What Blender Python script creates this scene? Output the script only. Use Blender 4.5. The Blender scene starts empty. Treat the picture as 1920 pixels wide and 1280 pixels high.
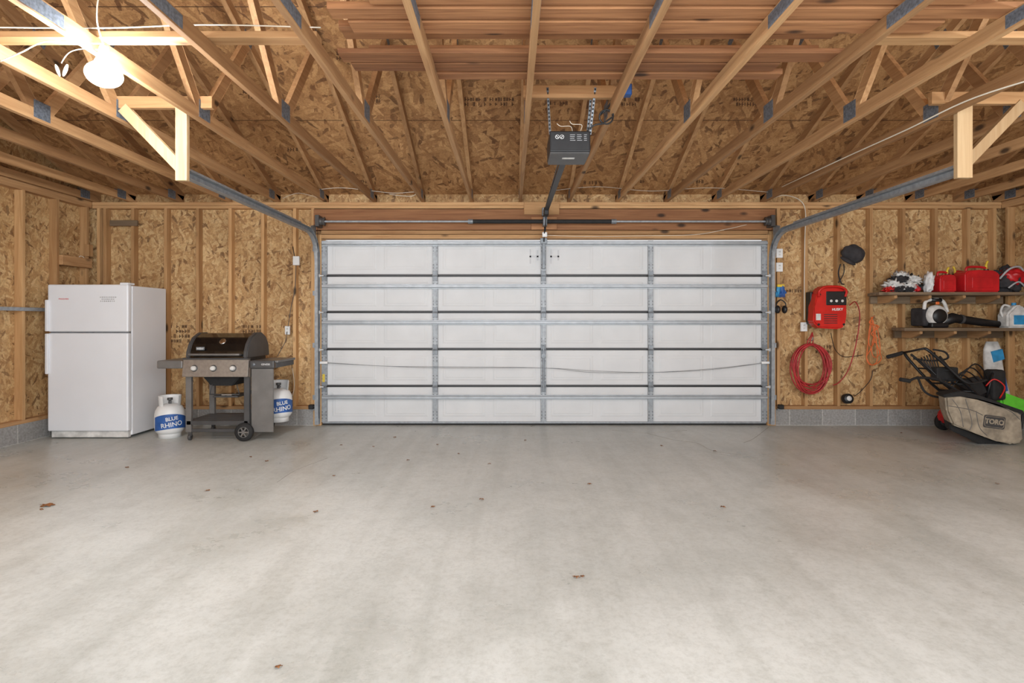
import bpy, bmesh, math, random
from mathutils import Vector, Matrix, noise
random.seed(7)
SC=bpy.context.scene
COL=SC.collection
F=1050.0; CX=957.0; HY=602.0; CH=1.3
def P(px,py,d): return Vector(((px-CX)*d/F, d, CH-(py-HY)*d/F))
def FL(px,py):
    d=CH*F/(py-HY); return Vector(((px-CX)*d/F,d,0))
V=Vector
# ------------------------------------------------------------ materials
def lin(c):
    r=[]
    for v in c:
        v=v/255.0
        r.append(v/12.92 if v<=0.04045 else ((v+0.055)/1.055)**2.4)
    return (r[0],r[1],r[2],1.0)
def newmat(name):
    m=bpy.data.materials.new(name); m.use_nodes=True
    nt=m.node_tree; b=nt.nodes['Principled BSDF']
    return m,nt,b
def ramp(nt,stops,inp):
    r=nt.nodes.new('ShaderNodeValToRGB')
    e=r.color_ramp.elements
    while len(e)<len(stops): e.new(0.5)
    for i,(p,c) in enumerate(stops):
        e[i].position=p; e[i].color=lin(c) if len(c)==3 else c
    nt.links.new(inp,r.inputs[0]); return r.outputs[0]
def coords(nt,scale=(1,1,1),rot=(0,0,0)):
    t=nt.nodes.new('ShaderNodeTexCoord'); mp=nt.nodes.new('ShaderNodeMapping')
    mp.inputs['Scale'].default_value=scale; mp.inputs['Rotation'].default_value=rot
    nt.links.new(t.outputs['Object'],mp.inputs[0]); return mp.outputs[0]
def noisen(nt,vec,scale,detail=3,rough=.5,dist=0,out='Fac'):
    n=nt.nodes.new('ShaderNodeTexNoise'); n.inputs['Scale'].default_value=scale
    n.inputs['Detail'].default_value=detail; n.inputs['Roughness'].default_value=rough
    n.inputs['Distortion'].default_value=dist
    nt.links.new(vec,n.inputs['Vector']); return n.outputs[out]
def mixc(nt,fac,a,b,mode='MIX'):
    m=nt.nodes.new('ShaderNodeMix'); m.data_type='RGBA'; m.blend_type=mode
    for s,v in ((0,fac),(6,a),(7,b)):
        if isinstance(v,bpy.types.NodeSocket): nt.links.new(v,m.inputs[s])
        elif s==0: m.inputs[0].default_value=v
        else: m.inputs[s].default_value=v
    return m.outputs[2]
def bump(nt,b,h,strength=.2,dist=.01):
    n=nt.nodes.new('ShaderNodeBump'); n.inputs['Strength'].default_value=strength; n.inputs['Distance'].default_value=dist
    nt.links.new(h,n.inputs['Height']); nt.links.new(n.outputs[0],b.inputs['Normal'])
def pm(name,c,rough=.5,metal=0,var=.08,scale=14,emis=None,coat=0):
    m,nt,b=newmat(name)
    v=coords(nt); n=noisen(nt,v,scale,4)
    lo=tuple(max(0,x*(1-var)) for x in c); hi=tuple(min(255,x*(1+var)) for x in c)
    nt.links.new(ramp(nt,[(.3,lo),(.7,hi)],n),b.inputs['Base Color'])
    b.inputs['Roughness'].default_value=rough; b.inputs['Metallic'].default_value=metal
    b.inputs['Coat Weight'].default_value=coat
    if emis:
        b.inputs['Emission Color'].default_value=emis[0]; b.inputs['Emission Strength'].default_value=emis[1]
    return m
def wood(name,dark,light,axis,knot=True,rv=(200,192,184)):
    m,nt,b=newmat(name)
    s=[16,16,16]; s[axis]=.9
    v=coords(nt,s)
    oi=nt.nodes.new('ShaderNodeObjectInfo')
    add=nt.nodes.new('ShaderNodeVectorMath'); add.operation='ADD'
    cx=nt.nodes.new('ShaderNodeCombineXYZ')
    mu=nt.nodes.new('ShaderNodeMath'); mu.operation='MULTIPLY'; mu.inputs[1].default_value=37.0
    nt.links.new(oi.outputs['Random'],mu.inputs[0])
    for i in range(3): nt.links.new(mu.outputs[0],cx.inputs[i])
    nt.links.new(v,add.inputs[0]); nt.links.new(cx.outputs[0],add.inputs[1])
    n=noisen(nt,add.outputs[0],1.6,5,.6,.8)
    c=ramp(nt,[(.28,dark),(.72,light)],n)
    if knot:
        s2=[9,9,9]; s2[axis]=4.0
        v2=coords(nt,s2)
        a2=nt.nodes.new('ShaderNodeVectorMath'); a2.operation='ADD'
        nt.links.new(v2,a2.inputs[0]); nt.links.new(cx.outputs[0],a2.inputs[1])
        vo=nt.nodes.new('ShaderNodeTexVoronoi'); vo.inputs['Scale'].default_value=.55
        nt.links.new(a2.outputs[0],vo.inputs['Vector'])
        k=ramp(nt,[(.07,(255,255,255)),(.16,(0,0,0))],vo.outputs['Distance'])
        c=mixc(nt,k,c,lin(tuple(x*.5 for x in dark)))
    rr=ramp(nt,[(0,rv),(1,(255,255,255))],oi.outputs['Random'])
    c=mixc(nt,1.0,c,rr,'MULTIPLY')
    nt.links.new(c,b.inputs['Base Color']); b.inputs['Roughness'].default_value=.75
    bump(nt,b,n,.15,.004)
    return m
def osb(name,plane,cols,fl=1.0):
    m,nt,b=newmat(name)
    outs=[]
    for i,a in enumerate((80,20,-55)):
        a=math.radians(a)
        L,S=9.5/fl,34/fl
        if plane=='xz': v=(coords(nt,(1,1,1),(0,a,0)),(L,5,S))
        elif plane=='yz': v=(coords(nt,(1,1,1),(a,0,0)),(5,L,S))
        else: v=(coords(nt,(1,1,1),(0,0,a)),(L,S,5))
        mp=nt.nodes.new('ShaderNodeMapping'); mp.inputs['Scale'].default_value=v[1]
        nt.links.new(v[0],mp.inputs[0])
        wob=noisen(nt,mp.outputs[0],1.3,4,.65,0,'Color')
        sc_=nt.nodes.new('ShaderNodeVectorMath'); sc_.operation='SCALE'; sc_.inputs['Scale'].default_value=.85
        nt.links.new(wob,sc_.inputs[0])
        ad=nt.nodes.new('ShaderNodeVectorMath'); ad.operation='ADD'
        nt.links.new(mp.outputs[0],ad.inputs[0]); nt.links.new(sc_.outputs[0],ad.inputs[1])
        vo=nt.nodes.new('ShaderNodeTexVoronoi'); vo.inputs['Scale'].default_value=1.0
        vo.inputs['Randomness'].default_value=1
        nt.links.new(ad.outputs[0],vo.inputs['Vector'])
        sp=nt.nodes.new('ShaderNodeSeparateColor'); nt.links.new(vo.outputs['Color'],sp.inputs[0])
        outs.append((sp.outputs[0],sp.outputs[1]))
    def mx(f,a,c):
        m1=nt.nodes.new('ShaderNodeMix'); m1.data_type='FLOAT'
        nt.links.new(f,m1.inputs[0]); nt.links.new(a,m1.inputs[2]); nt.links.new(c,m1.inputs[3]); return m1.outputs[0]
    def th(x,t):
        q=nt.nodes.new('ShaderNodeMath'); q.operation='GREATER_THAN'; q.inputs[1].default_value=t
        nt.links.new(x,q.inputs[0]); return q.outputs[0]
    r=mx(th(outs[1][1],.6),outs[0][0],outs[1][0])
    r=mx(th(outs[2][1],.72),r,outs[2][0])
    c=ramp(nt,[(.03,cols[0]),(.12,cols[1]),(.5,cols[2]),(1,cols[3])],r)
    sn=noisen(nt,coords(nt),7,5,.65)
    c=mixc(nt,.28,c,ramp(nt,[(.3,cols[1]),(.7,cols[3])],sn))
    g=noisen(nt,coords(nt),60,4)
    gg=ramp(nt,[(.3,(222,218,214)),(.6,(255,255,255))],g)
    c=mixc(nt,1.0,c,gg,'MULTIPLY')
    lg=noisen(nt,coords(nt),.9,3)
    lgg=ramp(nt,[(.3,(222,214,204)),(.7,(255,255,255))],lg)
    c=mixc(nt,1.0,c,lgg,'MULTIPLY')
    nt.links.new(c,b.inputs['Base Color']); b.inputs['Roughness'].default_value=.7
    bump(nt,b,r,.12,.002)
    return m
def blockmat(name,plane):
    m,nt,b=newmat(name)
    t=nt.nodes.new('ShaderNodeNewGeometry'); s=nt.nodes.new('ShaderNodeSeparateXYZ'); c=nt.nodes.new('ShaderNodeCombineXYZ')
    nt.links.new(t.outputs['Position'],s.inputs[0])
    nt.links.new(s.outputs[0 if plane=='xz' else 1],c.inputs[0]); nt.links.new(s.outputs[2],c.inputs[1])
    br=nt.nodes.new('ShaderNodeTexBrick'); br.inputs['Scale'].default_value=1
    br.inputs['Brick Width'].default_value=.41; br.inputs['Row Height'].default_value=.205; br.inputs['Mortar Size'].default_value=.006
    br.inputs['Color1'].default_value=lin((166,164,162)); br.inputs['Color2'].default_value=lin((150,149,147)); br.inputs['Mortar'].default_value=lin((194,192,188))
    nt.links.new(c.outputs[0],br.inputs['Vector'])
    n=noisen(nt,coords(nt),45,5,.7)
    g=ramp(nt,[(.3,(200,198,195)),(.65,(255,255,255))],n)
    nt.links.new(mixc(nt,1,br.outputs['Color'],g,'MULTIPLY'),b.inputs['Base Color'])
    b.inputs['Roughness'].default_value=.9; bump(nt,b,n,.4,.004)
    return m
def floormat():
    m,nt,b=newmat('concrete_floor')
    v=coords(nt)
    n1=noisen(nt,v,.6,6,.6,.2)
    c=ramp(nt,[(.3,(194,197,194)),(.5,(204,207,204)),(.7,(214,217,214))],n1)
    n2=noisen(nt,v,1.3,7,.65,.2)
    s=ramp(nt,[(.25,(222,221,216)),(.55,(255,255,255))],n2); c=mixc(nt,.55,c,s,'MULTIPLY')
    n3=noisen(nt,coords(nt,(5,.3,1)),1.0,5,.6,.2)
    s=ramp(nt,[(.32,(226,226,223)),(.55,(255,255,255))],n3); c=mixc(nt,.5,c,s,'MULTIPLY')
    n4=noisen(nt,v,38,8,.75)
    s=ramp(nt,[(.3,(214,213,210)),(.55,(255,255,255))],n4); c=mixc(nt,.55,c,s,'MULTIPLY')
    n6=noisen(nt,v,7,6,.7)
    s=ramp(nt,[(.3,(226,225,222)),(.55,(255,255,255))],n6); c=mixc(nt,.45,c,s,'MULTIPLY')
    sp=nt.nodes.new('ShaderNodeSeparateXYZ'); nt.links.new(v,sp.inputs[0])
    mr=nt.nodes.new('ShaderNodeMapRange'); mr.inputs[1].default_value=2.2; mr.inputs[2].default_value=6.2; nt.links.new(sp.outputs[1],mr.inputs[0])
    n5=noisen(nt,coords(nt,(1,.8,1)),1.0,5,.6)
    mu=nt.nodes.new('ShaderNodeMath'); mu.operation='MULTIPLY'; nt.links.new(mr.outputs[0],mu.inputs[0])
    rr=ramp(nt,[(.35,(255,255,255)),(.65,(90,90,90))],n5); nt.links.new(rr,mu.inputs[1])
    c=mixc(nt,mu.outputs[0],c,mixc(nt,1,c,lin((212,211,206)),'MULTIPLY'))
    nt.links.new(c,b.inputs['Base Color'])
    r=ramp(nt,[(.3,(130,130,130)),(.7,(180,180,180))],n2)
    nt.links.new(r,b.inputs['Roughness']); b.inputs['Specular IOR Level'].default_value=.35
    bump(nt,b,n4,.10,.003)
    return m
M={}
M['wx']=wood('lumber_grain_x',(178,132,86),(216,174,124),0)
M['wy']=wood('lumber_grain_y',(168,124,82),(208,166,118),1)
M['wz']=wood('lumber_grain_z',(188,142,92),(224,182,130),2)
M['pale']=wood('pale_new_lumber',(198,164,120),(224,196,154),2)
M['cedar']=wood('tan_stored_lumber',(146,96,60),(202,146,98),0,rv=(176,164,156))
M['dwood']=wood('weathered_shelf_lumber',(104,88,70),(156,134,108),0)
M['hdr']=wood('header_plywood',(148,98,62),(192,140,96),0)
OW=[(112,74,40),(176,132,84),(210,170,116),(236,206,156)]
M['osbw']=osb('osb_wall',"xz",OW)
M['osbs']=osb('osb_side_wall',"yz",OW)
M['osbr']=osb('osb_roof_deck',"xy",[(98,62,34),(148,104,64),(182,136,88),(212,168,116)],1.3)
M['bxz']=blockmat('block_back','xz'); M['byz']=blockmat('block_side','yz')
M['floor']=floormat()
M['door']=pm('door_white_paint',(210,211,212),.55,0,.02,3)
M['galv']=pm('galvanised_steel',(154,158,162),.5,.35,.08,25)
M['strut']=pm('strut_steel',(164,168,172),.45,.35,.05,12)
M['tin']=pm('dull_grey_steel',(128,133,138),.5,.4,.1,20)
M['plate']=pm('connector_plate_steel',(104,112,122),.55,.25,.2,60)
M['black']=pm('black_plastic',(26,26,28),.45,0,.15,20)
M['rub']=pm('black_rubber',(34,33,33),.8,0,.15,20)
M['gloss']=pm('glossy_black_enamel',(14,14,15),.12,0,.1,5,coat=.6)
M['dgrey']=pm('dark_grey_paint',(74,73,73),.45,.1,.06,10)
M['mgrey']=pm('warm_grey_paint',(116,113,110),.4,.2,.05,10)
M['ss']=pm('brushed_stainless',(160,154,148),.32,.6,.06,30)
M['chrome']=pm('chrome',(220,220,222),.12,1,.02,5)
M['white']=pm('white_plastic',(228,228,227),.4,0,.02,6)
M['fridge']=pm('white_appliance_enamel',(228,230,234),.35,0,.012,2,coat=.2)
M['seal']=pm('grey_gasket',(176,176,176),.7,0,.05,10)
M['scuff']=pm('pale_scuff',(194,195,197),.6,0,.02,10)
M['red']=pm('red_plastic',(198,32,26),.35,0,.07,8)
M['dred']=pm('red_gas_can_plastic',(190,30,36),.4,0,.1,8)
M['hose']=pm('red_rubber_hose',(166,44,46),.5,0,.12,10)
M['orange']=pm('orange_cord',(222,112,56),.5,0,.08,10)
M['yellow']=pm('yellow_plastic',(220,190,60),.45,0,.06,10)
M['blue']=pm('blue_print',(44,88,156),.5,0,.12,12)
M['lblue']=pm('light_blue_print',(52,140,190),.5,0,.12,12)
M['dblue']=pm('dim_blue_plastic',(24,70,130),.5,0,.1,12)
M['green']=pm('green_plastic',(104,206,60),.4,0,.08,8)
M['bag']=pm('grey_tan_bag_cloth',(154,142,124),.9,0,.14,14)
M['cloth']=pm('light_cloth',(208,206,202),.95,0,.12,12)
M['dcloth']=pm('dark_cloth',(52,50,52),.95,0,.2,12)
M['cord']=pm('white_cable',(214,206,190),.5,0,.04,10)
M['text']=pm('grey_lettering',(170,170,172),.5,0,.03,10)
M['leaf']=pm('dry_leaf',(128,84,48),.8,0,.25,60)
M['crack']=pm('crack_dark',(150,147,140),.9,0,.1,60)
M['bulb']=pm('lit_bulb',(255,255,255),.5,0,0,5,emis=((.95,.975,1,1),480))
M['stamp']=pm('faded_ink_stamp',(84,56,36),.8,0,.2,60)
# ------------------------------------------------------------ mesh builder
class MB:
    def __init__(s): s.bm=bmesh.new()
    def add(s,verts,faces,smooth=False):
        vs=[s.bm.verts.new(v) for v in verts]
        for f in faces:
            try:
                fc=s.bm.faces.new([vs[i] for i in f]); fc.smooth=smooth
            except ValueError: pass
        return s
    def clamp(s,z=None,x=None,y=None):
        for v in s.bm.verts:
            if z is not None and v.co.z<z: v.co.z=z+.0004*random.random()
            if x is not None and v.co.x>x: v.co.x=x
            if y is not None and v.co.y>y: v.co.y=y
        return s
    def merge(s,t,smooth=False):
        t.verts.ensure_lookup_table(); t.verts.index_update()
        s.add([v.co.copy() for v in t.verts],[[v.index for v in f.verts] for f in t.faces],smooth); t.free(); return s
    def box(s,x0,x1,y0,y1,z0,z1,b=0):
        t=bmesh.new(); bmesh.ops.create_cube(t,size=1)
        for v in t.verts: v.co=V(((x0+x1)/2+v.co.x*(x1-x0),(y0+y1)/2+v.co.y*(y1-y0),(z0+z1)/2+v.co.z*(z1-z0)))
        if b: bmesh.ops.bevel(t,geom=t.edges[:],offset=b,segments=2 if b>.006 else 1,affect='EDGES',profile=.5)
        return s.merge(t)
    def beam(s,p0,p1,w,h,up=V((0,0,1)),b=0):
        p0=V(p0);p1=V(p1); t=(p1-p0); L=t.length; t.normalize(); sd=t.cross(up).normalized(); u=sd.cross(t)
        q=bmesh.new(); bmesh.ops.create_cube(q,size=1); c=(p0+p1)/2
        for v in q.verts:
            a=v.co.copy(); v.co=c+t*(a.x*L)+sd*(a.y*w)+u*(a.z*h)
        if b: bmesh.ops.bevel(q,geom=q.edges[:],offset=b,segments=1,affect='EDGES')
        return s.merge(q)
    def tube(s,pts,r,n=8,closed=False):
        pts=[V(p) for p in pts]; m=len(pts); rs=r if isinstance(r,(list,tuple)) else [r]*m
        tan=[]
        for i in range(m):
            if closed: t=pts[(i+1)%m]-pts[i-1]
            else: t=pts[min(i+1,m-1)]-pts[max(i-1,0)]
            tan.append(t.normalized() if t.length>1e-9 else V((0,0,1)))
        u=tan[0].orthogonal().normalized(); vs=[]; 
        for i in range(m):
            u=(u-tan[i]*u.dot(tan[i])); u=u.normalized() if u.length>1e-6 else tan[i].orthogonal().normalized()
            w=tan[i].cross(u)
            for k in range(n):
                a=2*math.pi*k/n; vs.append(pts[i]+(u*math.cos(a)+w*math.sin(a))*rs[i])
        fs=[]
        for i in range(m if closed else m-1):
            j=(i+1)%m
            for k in range(n): fs.append([i*n+k,i*n+(k+1)%n,j*n+(k+1)%n,j*n+k])
        if not closed: fs.append(list(range(n))[::-1]); fs.append([(m-1)*n+k for k in range(n)])
        return s.add(vs,fs,True)
    def cyl(s,p0,p1,r,n=20,r2=None):
        p0=V(p0);p1=V(p1); t=(p1-p0).normalized(); u=t.orthogonal().normalized(); w=t.cross(u); r2=r if r2 is None else r2
        vs=[p0+(u*math.cos(2*math.pi*k/n)+w*math.sin(2*math.pi*k/n))*r for k in range(n)]+[p1+(u*math.cos(2*math.pi*k/n)+w*math.sin(2*math.pi*k/n))*r2 for k in range(n)]
        s.add(vs,[[k,(k+1)%n,n+(k+1)%n,n+k] for k in range(n)],True)
        s.add(vs[:n],[list(range(n))]); s.add(vs[n:],[list(range(n))]); return s
    def lathe(s,prof,o,axis=(0,0,1),n=28,a0=0,a1=None):
        o=V(o); t=V(axis).normalized(); u=t.orthogonal().normalized() if abs(t.z)<.99 else V((1,0,0)); w=t.cross(u)
        full=a1 is None; a1=a0+2*math.pi if full else a1; m=n if full else n+1
        vs=[]
        for (r,z) in prof:
            for k in range(m):
                a=a0+(a1-a0)*k/n; vs.append(o+t*z+(u*math.cos(a)+w*math.sin(a))*max(r,1e-4))
        fs=[]
        for i in range(len(prof)-1):
            for k in range(n):
                k2=(k+1)%m if full else k+1
                fs.append([i*m+k,i*m+k2,(i+1)*m+k2,(i+1)*m+k])
        return s.add(vs,fs,True)
    def prism(s,poly,vec,b=0,seg=2):
        q=bmesh.new(); vec=V(vec); a=[q.verts.new(V(p)) for p in poly]; c=[q.verts.new(V(p)+vec) for p in poly]; n=len(poly)
        q.faces.new(a[::-1]); q.faces.new(c)
        for i in range(n): q.faces.new([a[i],a[(i+1)%n],c[(i+1)%n],c[i]])
        if b: bmesh.ops.bevel(q,geom=q.edges[:],offset=b,segments=seg,affect='EDGES')
        return s.merge(q)
    def sweep(s,path,prof,side):
        side=V(side); vs=[]; m=len(path); n=len(prof); path=[V(p) for p in path]
        for i in range(m):
            t=(path[min(i+1,m-1)]-path[max(i-1,0)]).normalized(); nn=side.cross(t).normalized()
            for a,b in prof: vs.append(path[i]+side*a+nn*b)
        fs=[[i*n+k,i*n+(k+1)%n,(i+1)*n+(k+1)%n,(i+1)*n+k] for i in range(m-1) for k in range(n)]
        fs+= [list(range(n)),[(m-1)*n+k for k in range(n)]]
        return s.add(vs,fs)
    def ell(s,c,rx,ry,rz,rot=(0,0,0),nz=0,seed=0,nsc=8,n=20,m=12):
        R=Matrix.Rotation(rot[2],3,'Z')@Matrix.Rotation(rot[1],3,'Y')@Matrix.Rotation(rot[0],3,'X'); c=V(c)
        vs=[];fs=[]
        for i in range(m+1):
            th=math.pi*i/m
            for k in range(n):
                a=2*math.pi*k/n; d=V((math.sin(th)*math.cos(a),math.sin(th)*math.sin(a),math.cos(th)))
                f=1+nz*noise.noise(d*nsc*.3+V((seed,seed*2.1,0))) if nz else 1
                vs.append(c+R@V((d.x*rx*f,d.y*ry*f,d.z*rz*f)))
        for i in range(m):
            for k in range(n): fs.append([i*n+k,i*n+(k+1)%n,(i+1)*n+(k+1)%n,(i+1)*n+k])
        s.add(vs,fs,True); bmesh.ops.remove_doubles(s.bm,verts=s.bm.verts[:],dist=1e-6); return s
    def plate(s,x0,x1,z0,z1,y,ins,dy):
        vs=[(x0,y,z0),(x1,y,z0),(x1,y,z1),(x0,y,z1),(x0+ins,y-dy,z0+ins),(x1-ins,y-dy,z0+ins),(x1-ins,y-dy,z1-ins),(x0+ins,y-dy,z1-ins)]
        return s.add([V(v) for v in vs],[[0,1,5,4],[1,2,6,5],[2,3,7,6],[3,0,4,7],[4,5,6,7]])
def cat(pts,n=8):
    pts=[V(p) for p in pts]; out=[]
    for i in range(len(pts)-1):
        p0=pts[max(i-1,0)];p1=pts[i];p2=pts[i+1];p3=pts[min(i+2,len(pts)-1)]
        for k in range(n):
            t=k/n; out.append(.5*((2*p1)+(p2-p0)*t+(2*p0-5*p1+4*p2-p3)*t*t+(3*p1-p0-3*p2+p3)*t*t*t))
    out.append(pts[-1]); return out
ORG={}
def finish(name,me,mat,parent):
    o=bpy.data.objects.new(name,me); COL.objects.link(o); me.materials.append(M[mat])
    if parent:
        org=ORG[parent.name]; o.parent=parent
    else:
        xs=[v.co for v in me.vertices]
        org=V(((min(v.x for v in xs)+max(v.x for v in xs))/2,(min(v.y for v in xs)+max(v.y for v in xs))/2,min(v.z for v in xs)))
        o.location=org
    me.transform(Matrix.Translation(-org)); ORG[o.name]=org.copy()
    return o
def obj(name,mb,mat,parent=None,label=None):
    bmesh.ops.recalc_face_normals(mb.bm,faces=mb.bm.faces[:])
    me=bpy.data.meshes.new(name); mb.bm.to_mesh(me); mb.bm.free()
    o=finish(name,me,mat,parent)
    if label: o['label']=label
    return o
def tag(o,label,category,group=None,kind=None):
    o['label']=label; o['category']=category
    if group: o['group']=group
    if kind: o['kind']=kind
    return o
def thing(name,loc,label,category,group=None,kind=None):
    o=bpy.data.objects.new(name,None); COL.objects.link(o); o.location=V(loc); o.empty_display_size=.1
    ORG[o.name]=V(loc); return tag(o,label,category,group,kind)
def text(body,size,center,xd,ud,mat,parent,name='lettering',bend=0,ext=.0008,bold=0):
    cu=bpy.data.curves.new('t','FONT'); cu.body=body; cu.size=size; cu.align_x='CENTER'; cu.align_y='CENTER'; cu.extrude=ext; cu.offset=bold
    to=bpy.data.objects.new('t',cu); COL.objects.link(to)
    dg=bpy.context.evaluated_depsgraph_get(); dg.update()
    me=bpy.data.meshes.new_from_object(to.evaluated_get(dg)); me.materials.clear()
    bpy.data.objects.remove(to)
    xd=V(xd).normalized(); ud=V(ud).normalized(); nn=xd.cross(ud); c=V(center)
    for v in me.vertices:
        x,y,z=v.co
        if bend:
            a=x/bend; v.co=c+xd*(bend*math.sin(a))+ud*y+nn*(z-bend*(1-math.cos(a)))
        else: v.co=c+xd*x+ud*y+nn*z
    me.name=name
    return finish(name,me,mat,parent)
NUM=['first','second','third','fourth','fifth','sixth','seventh','eighth','ninth','tenth','eleventh','twelfth','thirteenth','fourteenth','fifteenth','sixteenth','seventeenth','eighteenth']
# ------------------------------------------------------------ room shell
XL,XR,YD,YB,ZC=-5.23,6.14,7.0,-1.5,2.79
SL=.4167; YR=2.75
def zr(y): return 2.90+(7.1-y)*SL if y>=YR else 2.90+(7.1-YR)*SL-(YR-y)*SL
DX0,DX1,DZ=-2.36,3.21,2.33
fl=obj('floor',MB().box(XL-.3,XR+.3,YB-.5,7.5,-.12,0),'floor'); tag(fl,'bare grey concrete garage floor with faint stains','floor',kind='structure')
for pts in ([(1215,812),(1262,824),(1305,830),(1340,845),(1392,852)],[(1150,806),(1215,812),(1290,806)],[(1395,830),(1412,822),(1437,800)],[(612,858),(560,880),(520,905)]):
    mb=MB(); q=cat([FL(a,b)+V((random.uniform(-.02,.02),random.uniform(-.02,.02),-.0015)) for a,b in pts],5); mb.tube(q,.0035,5); obj('floor_crack',mb,'crack',fl)
# wall back
wb=MB(); wb.box(XL-.3,DX0-.1,7.09,7.11,.2,2.95); wb.box(DX1+.1,XR+.3,7.09,7.11,.2,2.95); wb.box(DX0-.1,DX1+.1,7.09,7.11,DZ+.02,2.95)
W=obj('wall_back',wb,'osbw'); tag(W,'door wall of bare oriented strand board behind wooden studs','wall',kind='structure')
WB=W
obj('block_course',MB().box(XL-.1,DX0-.1,6.99,7.2,0,.2),'bxz',W); obj('block_course',MB().box(DX1+.1,XR+.1,6.99,7.2,0,.2),'bxz',W)
obj('sill_plate',MB().box(XL,DX0-.1,7.0,7.09,.2,.24,.002),'wx',W); obj('sill_plate',MB().box(DX1+.1,XR,7.0,7.09,.2,.24,.002),'wx',W)
obj('top_plate',MB().box(XL,XR,7.0,7.09,2.75,2.788,.002),'wx',W); obj('top_plate',MB().box(XL,XR,7.003,7.09,2.71,2.748,.002),'wx',W)
for px in (184,196,248,310,370,431,492,552,586,1460,1512,1573,1634,1695,1756,1817,1866):
    x=(px-CX)/150.0; w=.038
    obj('stud',MB().box(x-w/2,x+w/2,7.0,7.09,.24,2.71,.002),'wz',W)
obj('door_jamb',MB().box(DX0-.1,DX0,6.985,7.16,0,DZ+.05,.003),'wz',W); obj('door_jamb',MB().box(DX1,DX1+.1,6.985,7.16,0,DZ+.05,.003),'wz',W)
obj('header_beam',MB().box(DX0-.1,DX1+.1,6.995,7.09,2.44,2.70,.003),'hdr',W)
obj('header_board',MB().box(DX0,DX1,6.98,7.09,2.385,2.432,.003),'wx',W); obj('header_board',MB().box(DX0,DX1,6.985,7.12,2.33,2.38,.003),'wx',W)
obj('bracket_board',MB().box(.17,.61,6.975,6.995,2.63,2.785,.003),'wx',W)
obj('bracket_board',MB().box(.26,.58,6.975,6.994,2.44,2.60,.003),'hdr',W)
obj('blocking',MB().box(-5.0,-4.66,6.985,7.02,2.49,2.56,.003),'dwood',W)
def stamps(par,rows,f):
    for (x0,y0,n,m) in rows:
        mb=MB()
        for j in range(m):
            for i in range(n):
                if random.random()<.2: continue
                h=random.uniform(2.6,3.8)
                for k in range(random.choice((1,2))):
                    a=f(x0+i*5.2+k*2.2,y0+j*9-h); b_=f(x0+i*5.2+k*2.2,y0+j*9+h); mb.beam(a,b_,.009,.0016,up=V((0,1,.2)))
                if random.random()<.6:
                    a=f(x0+i*5.2-.5,y0+j*9); b_=f(x0+i*5.2+3.2,y0+j*9); mb.beam(a,b_,.0016,.009)
        obj('grade_stamp',mb,'stamp',par)
random.seed(5)
stamps(WB,[(316,612,8,4),(456,612,7,4),(1470,545,7,1),(1530,650,6,2)],lambda px,py:P(px,py,7.0885))
# side walls
for nm,x,sg,mats in (('wall_left',XL,-1,'osbs'),('wall_right',XR,1,'osbs')):
    mb=MB(); xo=x+sg*.09
    poly=[(xo,7.3,0),(xo,7.3,zr(7.3)),(xo,YR,zr(YR)+.02),(xo,YB,zr(YB)),(xo,YB,0)]
    mb.prism(poly,(sg*.02,0,0))
    W=obj(nm,mb,mats); tag(W,('left' if sg<0 else 'right')+' side wall of strand board between wooden studs','wall',kind='structure')
    a,b=sorted((x,x+sg*.15)); obj('block_course',MB().box(a,b,YB,6.99,0,.2),'byz',W)
    a,b=sorted((x,x+sg*.089)); obj('sill_plate',MB().box(a,b,YB,7.0,.2,.24,.002),'wy',W)
    obj('top_plate',MB().box(a,b,YB,7.0,2.71,2.79,.002),'wy',W)
    for i in range(12):
        y=6.93-.455*i; obj('stud',MB().box(a,b,y-.019,y+.019,.24,2.71,.002),'wz',W)
    if sg<0:
        obj('blocking',MB().box(-5.25,-5.19,6.49,6.95,1.955,2.07,.003),'wy',W)
        obj('blocking',MB().box(-5.26,-5.20,6.9,6.98,2.1,2.25,.003),'wz',W)
# roof deck
mb=MB(); x0,x1=XL-.3,XR+.3
mb.prism([(x0,7.6,zr(7.6)),(x0,YR,zr(YR)),(x0,YR,zr(YR)+.03),(x0,7.6,zr(7.6)+.03)],(x1-x0,0,0))
mb.prism([(x0,YB,zr(YB)),(x0,YR,zr(YR)),(x0,YR,zr(YR)+.03),(x0,YB,zr(YB)+.03)],(x1-x0,0,0))
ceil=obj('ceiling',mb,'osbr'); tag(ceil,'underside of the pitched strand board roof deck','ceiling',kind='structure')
for y in (5.88,4.66):
    mb=MB(); mb.beam((XL,y,zr(y)-.001),(XR,y,zr(y)-.001),.006,.004); obj('sheet_seam',mb,'stamp',ceil)
def deckpt(px,py):
    k=(HY-py)/F; d=(2.90+7.1*SL-CH)/(k+SL); p=P(px,py,d); p.z-=.0015; return p
stamps(ceil,[(872,186,18,2),(1030,184,7,2),(1160,186,8,2),(1284,188,5,2),(1376,186,9,2),(632,100,8,2),(456,172,6,2),(690,180,5,2),(1085,342,8,1),(1290,340,7,1),(1500,330,7,1),(660,340,7,1),(540,280,7,1),(1180,340,6,1),(430,330,6,1),(1440,205,5,2),(1620,185,6,2)],deckpt)
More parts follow.
